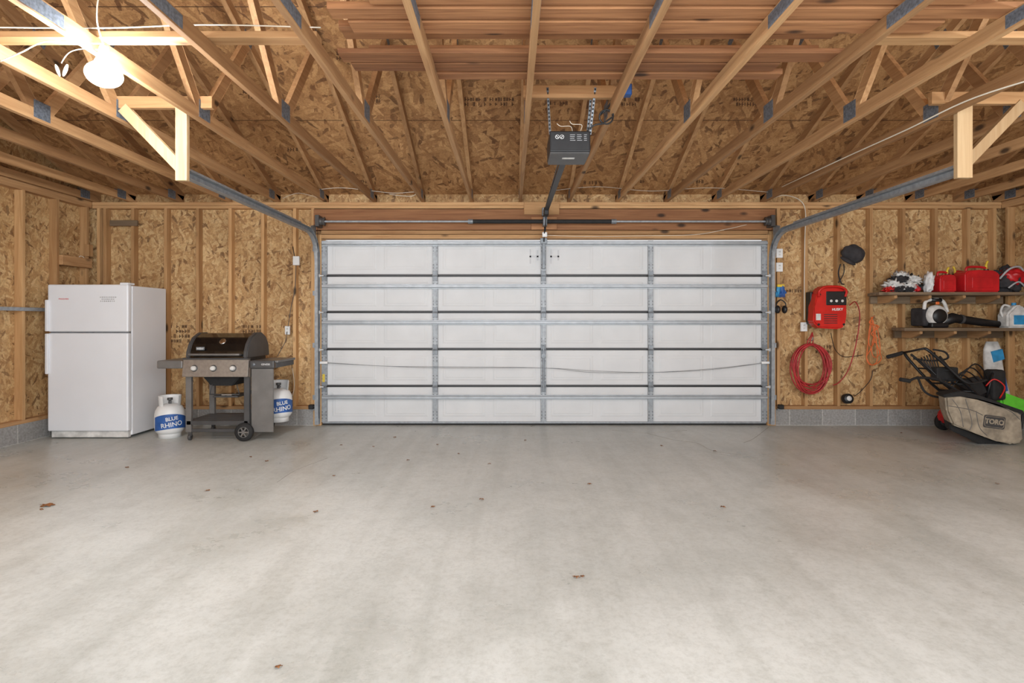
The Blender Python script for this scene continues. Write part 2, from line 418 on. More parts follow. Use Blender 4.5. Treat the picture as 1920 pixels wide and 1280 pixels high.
# ------------------------------------------------------------ trusses
def truss(x,label,end=False):
    t=thing('roof_truss',(x,YD,ZC),label,'roof truss','roof trusses across the garage')
    h=.019
    obj('bottom_chord',MB().box(x-h,x+h,YB,7.09,2.79,2.879,.002),'wy',t)
    mb=MB(); mb.beam((x,7.08,zr(7.08)-.05),(x,YR+.01,zr(YR+.01)-.05),.038,.089,b=.002); obj('top_chord',mb,'wy',t)
    mb=MB(); mb.beam((x,YR-.01,zr(YR-.01)-.05),(x,YB,zr(YB)-.05),.038,.089,b=.002); obj('top_chord',mb,'wy',t)
    mb=MB(); mb.beam((x,4.25,2.87),(x,4.90,zr(4.9)-.09),.036,.089,b=.002); obj('web',mb,'wy',t)
    mb=MB(); mb.beam((x,4.15,2.87),(x,2.79,zr(2.79)-.12),.036,.089,b=.002); obj('web',mb,'wy',t)
    for (y0,y1,z0,z1) in ((2.62,2.88,2.80,2.87),(4.13,4.28,2.81,2.94),(6.75,6.90,2.80,2.90)):
        mb=MB()
        mb.box(x-h-.0015,x-h,y0,y1,z0,z1); mb.box(x+h,x+h+.0015,y0,y1,z0,z1); obj('connector_plate',mb,'plate',t)
    y=4.9; z=zr(y)-.05
    mb=MB(); mb.beam((x-h-.001,y-.07,z+.07*SL),(x-h-.001,y+.07,z-.07*SL),.0015,.08); mb.beam((x+h+.001,y-.07,z+.07*SL),(x+h+.001,y+.07,z-.07*SL),.0015,.08); obj('connector_plate',mb,'plate',t)
for k in range(-8,10):
    x=.125+.61*k
    if k<=0: lab='wooden roof truss, %s to the left of the ceiling door opener'%NUM[-k]
    else: lab='wooden roof truss, %s to the right of the ceiling door opener'%NUM[k-1]
    truss(x,lab)
truss(XL+.03,'end roof truss standing on the left side wall'); truss(XR-.03,'end roof truss standing on the right side wall')
# stored boards on the chords
bd=[(3.62,.09,-.50,1.74,0,.035),(3.49,.10,-.98,1.66,0,.038),(3.36,.12,-1.02,1.98,0,.03),(3.02,.12,-.86,2.3,0,.03),(2.88,.10,-.93,2.62,0,.038),(2.755,.09,-.70,2.3,0,.03),(2.62,.12,-.84,2.75,0,.03),(2.48,.09,-.62,2.7,0,.038),(2.35,.10,-.8,2.75,0,.03),
    (3.555,.13,-.30,1.4,1,.03),(3.42,.13,-.85,1.85,1,.03),(3.16,.14,-.95,1.85,1,.038),(2.95,.13,-.6,2.5,1,.03),(2.70,.14,-.78,2.65,1,.038),(2.42,.14,-.7,2.7,1,.03)]
lo=hi=0
for (y,w,a,b,l,tk) in bd:
    z=2.88+l*.045
    o=obj('stored_board',MB().box(a,b,y-w/2,y+w/2,z,z+tk,.003),'cedar')
    if l==0: lab='stored board lying on the truss chords, %s nearest the garage door in the lower layer'%NUM[lo]; lo+=1
    else: lab='stored board in the upper layer over the trusses, %s nearest the garage door'%NUM[hi]; hi+=1
    tag(o,lab,'board','boards stored on the roof trusses')
for a,b,lab in ((XL+.1,-1.08,'long pale brace board lying across the trusses on the left'),(2.05,XR-.1,'long brace board lying across the trusses on the right')):
    o=obj('brace_board',MB().box(a,b,3.12,3.21,2.88,2.918,.003),'wx'); tag(o,lab,'board')
# ------------------------------------------------------------ garage door
D=thing('door_1',(.425,7.04,0),'white sectional overhead garage door with steel stiles and struts','garage door',kind='structure')
zs=[.03,.483,.945,1.41,1.866,2.315]
sx=[-2.325,-.94,.413,1.753,3.175]
for i in range(5):
    z0,z1=zs[i]+.009,zs[i+1]-.009
    mb=MB().box(DX0+.002,DX1-.002,7.02,7.06,z0,z1,.004)
    for j in range(4):
        a,b=sx[j]+.09,sx[j+1]-.09; m=(a+b)/2
        for (p,q) in ((a,m-.045),(m+.045,b)):
            mb.plate(p,q,z0+.065,z1-.065,7.0199,.018,.004); mb.plate(p+.035,q-.035,z0+.1,z1-.1,7.0155,.008,.002)
    obj('door_section',mb,'door',D)
    for x in sx:
        w=.032 if x in sx[1:4] else .034
        mb=MB().box(x-w,x+w,6.992,7.02,z0,z1,.002)
        mb.box(x-w*.45,x+w*.45,6.986,6.994,z0+.01,z1-.01,.002)
        obj('stile',mb,'galv',D)
        mb=MB()
        for zz in (z0+.05,z0+.09,z0+.13,z1-.13,z1-.09,z1-.05):
            mb.cyl((x-w*.7,6.989,zz),(x-w*.7,6.9925,zz),.006,6); mb.cyl((x+w*.7,6.989,zz),(x+w*.7,6.9925,zz),.006,6)
        obj('stile_holes',mb,'dgrey',D)
for z in zs[1:5]:
    obj('joint_strip',MB().box(DX0+.004,DX1-.004,7.03,7.055,z-.012,z+.012),'black',D)
    obj('joint_lip',MB().box(DX0+.02,DX1-.02,7.008,7.02,z+.009,z+.022,.002),'dgrey',D)
    for x in sx:
        mb=MB().box(x-.03,x+.03,6.98,6.988,z-.06,z-.008,.002); mb.box(x-.03,x+.03,6.98,6.988,z+.008,z+.06,.002)
        mb.cyl((x-.035,6.978,z),(x+.035,6.978,z),.008,10)
        hg=obj('hinge',mb,'tin',D)
        if x in (sx[0],sx[-1]):
            s=-1 if x<0 else 1; mb=MB().cyl((x,6.965,z),(x+s*.06,6.965,z),.007,8); mb.cyl((x+s*.042,6.965,z),(x+s*.062,6.965,z),.022,14); obj('roller',mb,'white',hg)
obj('bottom_seal',MB().box(DX0+.004,DX1-.004,7.015,7.065,0.001,.022,.004),'rub',D)
obj('bottom_rail',MB().box(DX0+.01,DX1-.01,7.0,7.02,.022,.045,.003),'galv',D)
for z in (2.27,1.735,1.285,.355):
    h=.027
    pr=[(6.984,z+h),(6.981,z+h),(6.981,z+.017),(6.94,z+.012),(6.94,z-.012),(6.981,z-.017),(6.981,z-h),(6.984,z-h),(6.984,z-.014),(6.944,z-.009),(6.944,z+.009),(6.984,z+.014)]
    obj('strut',MB().prism([(DX0+.02,a,b) for a,b in pr],(DX1-DX0-.04,0,0)),'strut',D)
mb=MB().box(.395,.431,6.935,6.99,1.95,2.33,.003); mb.box(.37,.456,6.93,6.94,2.26,2.33,.003); obj('operator_bracket',mb,'tin',D)
mb=MB().box(.403,.423,6.955,6.985,.42,1.0,.003); mb.cyl((.413,6.95,.87),(.413,6.99,.87),.03,14); obj('lock_bar',mb,'tin',D)
for sgn in (0,1):
    q=cat([(sx[0],6.965,.79-.01*sgn),(-1.6,6.955,.745),(-.9,6.955,.735-.015*sgn),(.413,6.95,.72),(1.0,6.955,.665+.02*sgn),(1.75,6.955,.665),(2.5,6.955,.71-.01*sgn),(sx[-1],6.965,.785)],8)
    obj('lock_cable',MB().tube(q,.0024,5),'tin',D)
for x in (sx[0],sx[-1]): obj('side_latch',MB().box(x-.05,x+.05,6.955,6.985,.77,.80,.004),'white',D)
obj('warning_tag',MB().box(sx[0]-.02,sx[0]+.01,6.984,6.986,.54,.64),'yellow',D)
mb=MB()
for x,t in ((.24,.03),(.50,-.01)):
    mb.box(x,x+.02,7.0115,7.0132,2.02,2.2); mb.box(x+.09,x+.11,7.0115,7.0132,2.06,2.19); mb.box(x,x+.11,7.0115,7.0132,2.10,2.12)
obj('scuff_mark',mb,'scuff',D)
# tracks
def track(x,s,lab,hang_y):
    T=thing('door_track',(x,6.93,0),lab,'door track','door tracks')
    zt=2.385; R=.34
    path=[V((x,6.95,z)) for z in (.02,.6,1.2,1.8,zt-R)]
    for i in range(1,11):
        a=math.pi/2*i/10; path.append(V((x,6.95-R+R*math.cos(a),zt-R+R*math.sin(a))))
    path+= [V((x,5.8,zt)),V((x,hang_y,zt))]
    g=.025; w=.03; t=.003
    pr=[(-s*g,-w),(s*g,-w),(s*g,-w+t),(-s*(g-t),-w+t),(-s*(g-t),w-t),(s*g,w-t),(s*g,w),(-s*g,w)]
    pr=[(-a,b) for a,b in pr]
    obj('rail',MB().sweep(path,pr,(1,0,0)),'galv',T)
    mb=MB().box(x-.016,x+.016,hang_y,6.45,zt+.03,zt+.034); mb.box(x+s*.012,x+s*.016,hang_y,6.45,zt+.03,zt+.06); obj('stiffener_angle',mb,'galv',T)
    for z in (.35,1.0,1.65,2.2):
        a,b=sorted((x,x+s*.07)); mb=MB().box(a,b,6.978,6.984,z-.03,z+.03); mb.box(x+s*.02-.003,x+s*.02+.003,6.92,6.982,z-.03,z+.03); obj('wall_bracket',mb,'galv',T)
    mb=MB().prism([(x+s*.03,6.983,1.9),(x+s*.03,6.983,2.5),(x+s*.03,6.80,2.46),(x+s*.03,6.93,2.1)],(s*.003,0,0)); obj('flag_bracket',mb,'galv',T)
    a,b=sorted((x+s*.028,x+s*.034)); mb=MB().box(a,b,6.955,6.983,.1,2.2); obj('angle_iron',mb,'galv',T)
    obj('lift_cable',MB().tube([(x-s*.02,6.90,2.50),(x-s*.028,6.915,.1)],.0025,5),'black',T)
    return T
track(DX0-.035,-1,'steel roller track curving up from the left door edge',4.145)
track(DX1+.035,1,'steel roller track curving up from the right door edge',4.06)
def hanger(x0,x1,yf,s,lab,xend):
    H=thing('track_hanger',((x0+x1)/2,yf,2.36),lab,'wooden hanger','track hangers')
    obj('post',MB().box(x0,x1,yf,yf+.038,2.33,2.87,.002),'pale',H)
    c=(x0+x1)/2
    a,b=sorted((c-s*.2,xend)); obj('crosspiece',MB().box(a,b,yf+.05,yf+.09,2.88,2.968,.002),'wx',H)
    mb=MB(); mb.beam((c,yf+.06,2.40),(c+s*.46,yf+.06,2.88),.038,.075,up=V((0,0,1)),b=.002); obj('diagonal_brace',mb,'pale',H)
hanger(-2.455,-2.37,4.10,-1,'pale wooden post and diagonal holding the left track end',-3.0)
hanger(3.21,3.32,4.02,1,'pale wooden post and diagonal holding the right track end',4.5)
# torsion shaft
T=thing('torsion_spring_shaft',(.42,6.88,2.525),'steel torsion shaft with black springs above the garage door','torsion spring')
obj('shaft',MB().cyl((-2.34,6.88,2.525),(3.2,6.88,2.525),.0135,14),'galv',T)
for a,b in ((-.49,.40),(.45,1.27)):
    pr=[]; n=int((b-a)/.012)
    for i in range(n+1):
        z=a+(b-a)*i/n; pr+= [(.022,z),(.028,z+.004)]
    mb=MB().lathe(pr,(0,6.88,2.525),(1,0,0),14); obj('spring',mb,'rub',T)
    e=a if a<0 else b
    obj('winding_cone',MB().cyl((e-.03,6.88,2.525),(e+.03,6.88,2.525),.03,12),'tin',T)
mb=MB().box(.40,.45,6.85,6.972,2.47,2.58,.004); obj('centre_bracket',mb,'tin',T)
for x in (-2.31,3.16):
    obj('cable_drum',MB().lathe([(.02,-.03),(.055,-.03),(.045,-.015),(.045,.015),(.055,.03),(.02,.03)],(x,6.88,2.525),(1,0,0),18),'dgrey',T)
    s=-1 if x<0 else 1
    obj('end_bracket',MB().box(min(x,x+s*.05)+s*.03,max(x,x+s*.05)+s*.03,6.84,6.98,2.46,2.60,.004),'dgrey',T)
# opener
O=thing('door_opener',(.427,4.15,2.496),'dark grey ceiling mounted garage door opener on perforated straps','door opener')
obj('housing',MB().box(.282,.572,4.0,4.30,2.512,2.66,.008),'black',O)
obj('light_cover',MB().box(.285,.569,4.003,4.29,2.496,2.514,.006),'dgrey',O)
obj('front_panel',MB().box(.29,.564,3.997,4.001,2.52,2.652,.002),'black',O)
mb=MB()
for cx in (.335,.368): mb.lathe([(.012,0),(.015,0),(.015,.002),(.012,.002),(.012,0)],(cx,3.994,2.615),(0,1,0),20)
mb.beam((.325,3.995,2.623),(.345,3.995,2.607),.003,.003); mb.beam((.36,3.995,2.608),(.376,3.995,2.622),.003,.003)
obj('warning_symbol',mb,'white',O)
mb=MB()
for j in range(4):
    for x0_,x1_ in ((.425,.465),(.475,.515),(.525,.555)): mb.box(x0_,x1_-random.random()*.015,3.994,3.9965,2.628-j*.013,2.631-j*.013)
obj('warning_print',mb,'text',O)
obj('sticker',MB().box(.38,.47,4.1,4.13,2.4945,2.496),'cloth',O)
mb=MB(); mb.beam((.427,4.28,2.60),(.427,6.93,2.64),.03,.03); mb.beam((.427,4.28,2.578),(.427,6.93,2.618),.05,.006); obj('rail',mb,'black',O)
mb=MB().tube(cat([(.40,4.32,2.625),(.41,5.6,2.64),(.42,6.9,2.66)],4),.006,6); mb.tube(cat([(.455,4.32,2.625),(.445,5.6,2.64),(.435,6.9,2.66)],4),.006,6); obj('chain',mb,'dgrey',O)
obj('trolley',MB().box(.40,.454,6.62,6.78,2.56,2.65,.006),'black',O)
mb=MB(); mb.beam((.427,6.72,2.58),(.427,6.83,2.40),.012,.03); mb.beam((.415,6.80,2.44),(.415,6.93,2.29),.012,.03); obj('door_arm',mb,'black',O)
obj('arm_box',MB().box(.39,.45,6.84,6.86,2.33,2.39,.006),'white',O)
obj('header_bracket',MB().box(.39,.46,6.9,6.972,2.60,2.70,.004),'tin',O)
for x,xt in ((.285,.262),(.572,.60)):
    mb=MB(); ps=[(x,4.02,2.64),(xt,3.955,2.95)]
    if x>.4: ps2=[(x,4.2,2.64),(xt-.02,4.005,2.95)]
    for pp in ([ps] if x<.4 else [ps,ps2]): mb.beam(pp[0],pp[1],.003,.016,up=V((1,0,0)))
    st=obj('hanging_strap',mb,'dgrey' if x<.4 else 'tin',O); mb=MB()
    for pp in ([ps] if x<.4 else [ps,ps2]):
        for i in range(12):
            q_=V(pp[0]).lerp(V(pp[1]),(i+.5)/12); mb.box(q_.x-.005,q_.x+.005,q_.y-.004,q_.y+.004,q_.z-.007,q_.z+.007)
    obj('strap_holes',mb,'black',st)
mb=MB()
ring=[(.69+.05*math.cos(a),4.02,2.77+.05*math.sin(a)) for a in [i*math.pi/10 for i in range(30)]]
mb.tube(cat([(.55,4.02,2.665),(.60,4.0,2.70),(.66,4.0,2.71)],5)+[(p[0],p[1]+i*.001,p[2]) for i,p in enumerate(ring)]+cat([(.69,4.03,2.82),(.73,4.02,2.88),(.80,4.0,2.95)],5),.006,6)
obj('power_cord',mb,'black',O)
mb=MB().tube(cat([(.45,4.05,2.66),(.43,4.0,2.69),(.36,3.98,2.685),(.33,3.97,2.70)],6),.0022,5); mb.tube(cat([(.50,4.05,2.66),(.51,4.0,2.70),(.44,3.98,2.70),(.42,3.97,2.72)],6),.0022,5); obj('signal_wire',mb,'cord',O)
o=obj('crosspiece_board',MB().box(.09,.78,3.96,4.0,2.88,2.968,.002),'wx'); tag(o,'short wooden crosspiece carrying the door opener straps','board')
B=thing('outlet_box',(.84,4.0,2.92),'blue plastic outlet box above the door opener','outlet box')
obj('box',MB().box(.805,.865,3.98,4.04,2.91,2.99,.004),'dblue',B); obj('cover',MB().box(.81,.86,3.975,3.982,2.915,2.985,.003),'blue',B); obj('mount_arm',MB().box(.755,.805,4.003,4.02,2.93,2.95),'dblue',B)
# ------------------------------------------------------------ lamp
L=thing('hanging_lamp',P(195,140,3.1),'bare lit bulb hanging on white cord between the trusses','lamp')
c=P(195,140,3.1)
obj('bulb',MB().ell(c,.09,.09,.065),'bulb',L)
obj('socket',MB().lathe([(.018,.16),(.024,.15),(.03,.10),(.05,.06),(.055,.045),(.0,.045)],c,(0,0,1),20),'white',L)
q=cat([c+V((0,0,.155)),c+V((.01,-.06,.24)),c+V((.02,-.08,.32)),c+V((.03,-.08,.5)),V((-2.27,3.0,3.6)),V((-2.29,3.05,4.47))],8); obj('cord',MB().tube(q,.004,6),'cord',L)
mb=MB()
for a in (-.35,.35): mb.ell(P(115,125,3.1)+V((a*.06,0,-.02)),.009,.009,.036,(0,a,0))
mb.tube(cat([P(115,118,3.1),P(128,100,3.1),P(150,92,3.1),c+V((-.02,0,.14))],6),.0025,5); obj('pull_cord',mb,'cord',L)
def cable(pts,lab,r=.0038,mat='cord',nm='electrical_cable',n=7):
    o=obj(nm,MB().tube(cat(pts,n),r,6),mat); return tag(o,lab,'cable')
cable([(XL+.12,3.10,2.925),(-4.2,3.10,2.922),(-3.3,3.10,2.93),(-2.3,3.10,2.922),(-1.7,3.10,2.94),(-1.05,3.10,2.925)],'white cable running along the left brace board')
cable([P(0,115,3.0),P(40,98,3.0),P(85,78,3.02),P(150,80,3.05),c+V((-.01,0,.17))],'white cable sagging toward the lit bulb from the left')
cable([P(1920,160,3.3)+V((.1,-.3,0)),P(1830,182,3.55),P(1700,243,4.1),P(1600,288,4.8),P(1520,325,5.6),P(1462,352,6.6)],'white cable strung under the right trusses toward the door wall',.005)
cable([P(1448,372,6.95),P(1470,366,6.95),P(1498,374,6.97),P(1510,395,6.975),P(1509,450,6.975),P(1508,530,6.975),P(1508,600,6.975)],'white cable running down the wall to the outlet',.0055)
cable([P(592,356,6.85),P(640,352,6.8),P(700,358,6.8),P(740,362,6.8),P(778,360,6.8),P(770,368,6.8),P(730,364,6.85)],'loose white cable over left trusses near the door wall',.004)
cable([P(1030,358,6.85),P(1120,350,6.8),P(1220,358,6.85),P(1330,352,6.8),P(1440,360,6.85)],'thin white cable over right trusses near the door wall',.003)
cable([P(1026,441,6.82),P(1100,443,6.82),P(1200,442,6.82),P(1300,440,6.82),P(1360,430,6.82),P(1400,421,6.82)],'thin white wire sagging above the top door panel',.003)
cable([P(530,372,6.9),P(560,362,6.9),P(600,372,6.9),P(606,376,6.95)],'short white cable above the wall top left of the door',.003)
cable([(2.9,3.10,2.95),(3.1,3.10,2.925),(3.4,3.10,2.93),(4.4,3.10,2.925),(5.6,3.10,2.94)],'white cable running along the right brace board')
# ------------------------------------------------------------ fridge
fx0,fx1,fy0,fy1,fz=-5.11,-4.22,6.18,6.87,1.706
R=thing('refrigerator',(-4.665,6.5,0),'white top freezer refrigerator in the left corner','refrigerator')
obj('body',MB().box(fx0+.005,fx1-.003,fy0+.075,fy1,.03,fz-.01,.008),'fridge',R)
obj('gasket',MB().box(fx0+.015,fx1-.015,fy0+.062,fy0+.076,.09,fz-.015),'seal',R)
zd=1.3-(623-602)*6.18/F
fd=obj('freezer_door',MB().box(fx0,fx1,fy0,fy0+.063,zd+.007,fz,.014),'fridge',R)
rd=obj('refrigerator_door',MB().box(fx0,fx1,fy0,fy0+.063,.085,zd-.007,.014),'fridge',R)
obj('divider_strip',MB().box(fx0+.01,fx1-.01,fy0+.03,fy0+.06,zd-.012,zd+.012),'tin',R)
obj('kick_plate',MB().box(fx0+.02,fx1-.02,fy0+.03,fy0+.08,.012,.08,.004),'cloth',R)
for par,z0,z1 in ((fd,zd+.012,zd+.36),(rd,zd-.46,zd-.012)):
    obj('handle',MB().box(fx0-.014,fx0+.022,fy0-.022,fy0+.012,z0,z1,.009),'fridge',par)
obj('hinge_cover',MB().box(fx1-.1,fx1-.01,fy0+.01,fy0+.13,fz-.002,fz+.022,.008),'fridge',R)
text('FRIGIDAIRE',.022,(-4.93,fy0-.0005,1.545),(1,0,0),(0,0,1),'red',fd)
mb=MB(); random.seed(21)
for j,(n_,x0_) in enumerate(((9,-4.53),(7,-4.51),(8,-4.525))):
    for i in range(n_):
        h_=random.uniform(.010,.016); mb.box(x0_+i*.021,x0_+i*.021+.013,fy0-.003,fy0+.001,1.565-j*.022-h_/2,1.565-j*.022+h_/2,.001)
obj('small_magnets',mb,'seal',fd)
for x in (fx0+.06,fx1-.06):
    for y in (fy0+.1,fy1-.08): obj('foot',MB().cyl((x,y,0),(x,y,.035),.02,10),'black',R)
# ------------------------------------------------------------ grill
G=thing('gas_grill',(-3.2,6.35,0),'dark three burner gas grill with black lid on wheeled cart','grill')
gx0,gx1=-3.53,-2.86
lp=[(6.09,.90),(6.10,.97),(6.14,1.05),(6.21,1.12),(6.32,1.165),(6.45,1.165),(6.55,1.12),(6.62,1.03),(6.64,.90)]
lid=obj('lid',MB().prism([(gx0+.04,a,b) for a,b in lp],(gx1-gx0-.08,0,0),.006),'gloss',G)
ctr=V((0,6.365,.98))
def sc(p,f): return (ctr.y+(p[0]-ctr.y)*f, .9+(p[1]-.9)*f)
for x in (gx0+.0,gx1-.045):
    obj('lid_end_cap',MB().prism([(x,)+sc(p,1.03) for p in lp],(.045,0,0),.008),'dgrey',lid)
mb=MB().tube(cat([(gx0+.08,6.10,.935),(gx0+.08,6.045,.94),(gx0+.10,6.035,.94),(gx1-.10,6.035,.94),(gx1-.08,6.045,.94),(gx1-.08,6.10,.935)],4),.012,8); obj('lid_handle',mb,'mgrey',lid)
nv=V((0,-.75,.6)).normalized(); tc=V((-3.165,6.165,1.075))
obj('thermometer',MB().lathe([(.0,.012),(.03,.012),(.036,.008),(.036,-.004)],tc,nv,22),'chrome',lid)
obj('emblem',MB().box(-3.42,-3.33,6.093,6.099,.985,1.02,.002),'tin',lid)
text('weber',.03,(-3.375,6.0915,1.003),(1,0,0),(0,0,1),'white',lid,ext=.001)
mb=MB().prism([(gx0+.02,6.14,.90),(gx0+.02,6.6,.90),(gx0+.02,6.56,.68),(gx0+.02,6.20,.68)],(gx1-gx0-.04,0,0),.006); obj('cook_box',mb,'black',G)
mb=MB().prism([(-3.42,6.2,.70),(-2.98,6.2,.70),(-3.08,6.2,.585),(-3.32,6.2,.585)],(0,.3,0),.01); obj('burner_trough',mb,'rub',G)
cp=obj('control_panel',MB().prism([(gx0-.02,6.05,.70),(gx0-.02,6.12,.69),(gx0-.02,6.12,.885),(gx0-.02,6.075,.885)],(gx1-gx0+.04,0,0),.004),'ss',G)
obj('panel_top_lip',MB().box(gx0-.02,gx1+.02,6.06,6.13,.885,.90,.003),'dgrey',G)
for px in (363,399,436):
    x=(px-CX)*6.05/F
    mb=MB().lathe([(0,.035),(.02,.035),(.024,.03),(.026,.006)],(x,6.062,.79),(0,-1,.1),18); k=obj('knob',mb,'cloth',cp); 
    obj('knob_bezel',MB().lathe([(.024,.006),(.036,.005),(.038,-.004)],(x,6.062,.79),(0,-1,.1),20),'dgrey',k)
for a,b,t in ((-3.84,-3.57,0),(-2.83,-2.54,1)):
    s=obj('side_shelf',MB().box(a,b,6.12,6.62,.845,.872,.008),'mgrey',G)
    obj('shelf_trim',MB().box(a-.005,b+.005 if not t else b-.03,6.085,6.125,.785,.872,.012),'dgrey' if t else 'mgrey',s)
    obj('shelf_apron',MB().box(a+.02 if not t else b-.03,a+.03 if not t else b-.02,6.12,6.62,.79,.845,.003),'dgrey',s)
    if t:
        text('GENESIS',.026,(-2.66,6.084,.83),(1,0,0),(0,0,1),'white',s); obj('badge',MB().lathe([(0,.003),(.018,.003),(.018,0)],(-2.79,6.085,.83),(0,-1,0),16),'tin',s)
for x in (gx0-.01,gx1-.045):
    for y in (6.1,6.58): obj('leg',MB().box(x,x+.06,y,y+.045,.09,.70,.004),'mgrey' if x<-3 else 'dgrey',G)
obj('tank_panel',MB().box(-2.825,-2.585,6.10,6.125,.09,.785,.006),'mgrey',G)
obj('side_rail',MB().box(gx1-.02,gx1+.0,6.14,6.58,.50,.54,.003),'dgrey',G)
mb=MB().box(gx0,gx1,6.1,6.13,.17,.215,.003); mb.box(gx0,gx1,6.6,6.63,.17,.215,.003)
for i in range(10):
    y=6.15+.046*i; mb.box(gx0,gx1,y,y+.022,.205,.217)
for x in (gx0+.02,-3.3,-3.08,gx1-.03): mb.box(x,x+.02,6.12,6.6,.193,.205)
obj('bottom_shelf',mb,'dgrey',G)
mb=MB().box(gx0,gx1,6.11,6.135,.09,.125,.003); mb.box(gx0,gx1,6.6,6.625,.09,.125,.003); obj('base_rail',mb,'dgrey',G)
mb=MB().box(-3.30,-3.02,6.2,6.5,.455,.475,.004); mb.tube([(-3.33,6.2,.49),(-3.0,6.2,.49)],.006,6); mb.tube([(-3.33,6.2,.49),(-3.3,6.2,.60)],.005,6); mb.tube([(-3.0,6.2,.49),(-3.03,6.2,.60)],.005,6); obj('drip_tray',mb,'dgrey',G)
obj('drip_pan',MB().box(-3.2,-3.08,6.19,6.3,.475,.50,.006),'chrome',G)
for y in (6.07,6.62):
    w=MB().lathe([(.05,-.022),(.088,-.022),(.1,-.012),(.1,.012),(.088,.022),(.05,.022)],(-2.885,y,.1),(0,1,0),26); w_=obj('wheel',w,'rub',G)
    mb=MB().cyl((-2.885,y-.026,.1),(-2.885,y+.02,.1),.018,12)
    mb.lathe([(.05,-.018),(.056,-.024),(.062,-.018)],(-2.885,y,.1),(0,1,0),20)
    for i in range(6):
        a=i*math.pi/3; mb.beam((-2.885,y-.018,.1),(-2.885+.055*math.cos(a),y-.018,.1+.055*math.sin(a)),.014,.012,up=V((0,1,0)))
    obj('hub',mb,'mgrey',w_)
for y in (6.12,6.6):
    mb=MB().lathe([(.01,-.014),(.03,-.014),(.035,-.008),(.035,.008),(.03,.014),(.01,.014)],(-3.50,y,.036),(1,0,0),18); mb.box(-3.52,-3.48,y-.012,y+.012,.05,.1,.003); obj('caster',mb,'dgrey',G)
# ------------------------------------------------------------ propane tanks
def tank(loc,lab,rot,r=.152):
    x,y,z=loc
    t=thing('propane_tank',loc,lab,'propane tank','propane tanks')
    body=obj('body',MB().lathe([(0,.035),(.08,.035),(.12,.05),(r-.006,.085),(r,.12),(r,.26),(r-.008,.30),(.12,.345),(.07,.37),(0,.378)],(x,y,z),(0,0,1),36),'white',t)
    obj('foot_ring',MB().lathe([(.105,.06),(.108,0),(.114,0),(.112,.06)],(x,y,z),(0,0,1),28),'white',t)
    obj('collar',MB().lathe([(.098,.34),(.104,.40),(.108,.46),(.112,.468),(.114,.46),(.110,.40),(.104,.34)],(x,y,z),(0,0,1),30,math.radians(-45),math.radians(225)),'white',t)
    mb=MB().cyl((x,y,z+.37),(x,y,z+.42),.016,12); mb.cyl((x,y,z+.415),(x,y,z+.44),.028,14); mb.cyl((x-.0,y-.05,z+.40),(x,y,z+.40),.013,10); obj('valve',mb,'dgrey',t)
    a0,a1=math.radians(195),math.radians(355)
    vs=[];fs=[];n=24
    for k in range(n+1):
        a=a0+(a1-a0)*k/n; u=k/n; zb=.085+.03*math.sin(u*3); zt=.20+.075*math.sin(u*math.pi*.8+.5)
        for zz in (zb,zt): vs.append(V((x+(r+.0012)*math.cos(a),y+(r+.0012)*math.sin(a),z+zz)))
    for k in range(n): fs.append([2*k,2*k+2,2*k+3,2*k+1])
    obj('label',MB().add(vs,fs,True),'blue',body)
    text('BLUE',.056,(x,y-r-.003,z+.222),(1,0,.12),(-.12,0,1),'white',body,bend=r+.003,bold=.001)
    text('RHINO',.070,(x,y-r-.003,z+.157),(1,0,.12),(-.12,0,1),'white',body,bend=r+.003,bold=.001)
    t.rotation_euler.z=math.radians(rot); return t
tank((-3.83,6.30,0),'white propane tank on the floor between refrigerator and grill',38)
tank((-2.675,6.46,.15),'white propane tank hanging under the right side of the grill',38,r=.15)
# ------------------------------------------------------------ left wall bits
o=obj('metal_rail',MB().box(XL-.0,XL+.02,5.0,6.3,1.41,1.45,.003),'galv'); tag(o,'galvanised metal strip fixed across the left wall studs','metal strip')
B=thing('wall_box',P(555,500,7.0),'small white box on a stud left of the garage door','wall box')
a=P(549,497,6.97);b=P(561,480,6.97); obj('case',MB().box(a.x,b.x,6.965,6.999,a.z,b.z,.004),'white',B)
obj('antenna',MB().tube([P(552,481,6.98),P(549,462,6.985)],.005,6),'black',B)
obj('cord',MB().tube(cat([P(555,497,6.98),P(553,540,6.985),P(545,580,6.98),P(540,612,6.97)],8),.004,6),'dgrey',B)
def outlet(px0,py0,px1,py1,lab,d=6.975,name='wall_outlet'):
    a=P(px0,py1,d); b=P(px1,py0,d)
    B=thing(name,((a.x+b.x)/2,7.0,a.z),lab,name.replace('wall_','').replace('_',' '))
    obj('box',MB().box(a.x,b.x,d,7.0,a.z,b.z,.003),'white',B)
    c=(a+b)/2; mb=MB().box(c.x-.012,c.x+.012,d-.003,d+.002,c.z-.03,c.z-.008,.002); mb.box(c.x-.012,c.x+.012,d-.003,d+.002,c.z+.008,c.z+.03,.002); obj('socket',mb,'cloth',B); return B
outlet(534,611,543,627,'white outlet low on the stud behind the grill')
cable([P(538,622,6.96),P(535,640,6.93),P(527,655,6.9),P(520,668,6.85)],'dark cord plugged into the outlet behind the grill',.004,'dgrey','power_cord')
cable([P(548,690,6.85),P(552,720,6.9),P(548,742,6.88),P(540,748,6.85)],'thin white cord dangling right of the grill',.004,'cord','power_cord')
cable([P(146,490,6.8),P(150,480,6.8),P(158,484,6.85),P(155,496,6.85),P(147,494,6.82)],'short white cable loop stapled near the left corner',.004)
outlet(1456,466,1468,483,'upper white switch beside the right door edge',6.965,'wall_switch'); outlet(1456,492,1468,509,'lower white switch beside the right door edge',6.965,'wall_switch')
outlet(1502,604,1514,621,'white outlet at the end of the cable, above the coiled hose')
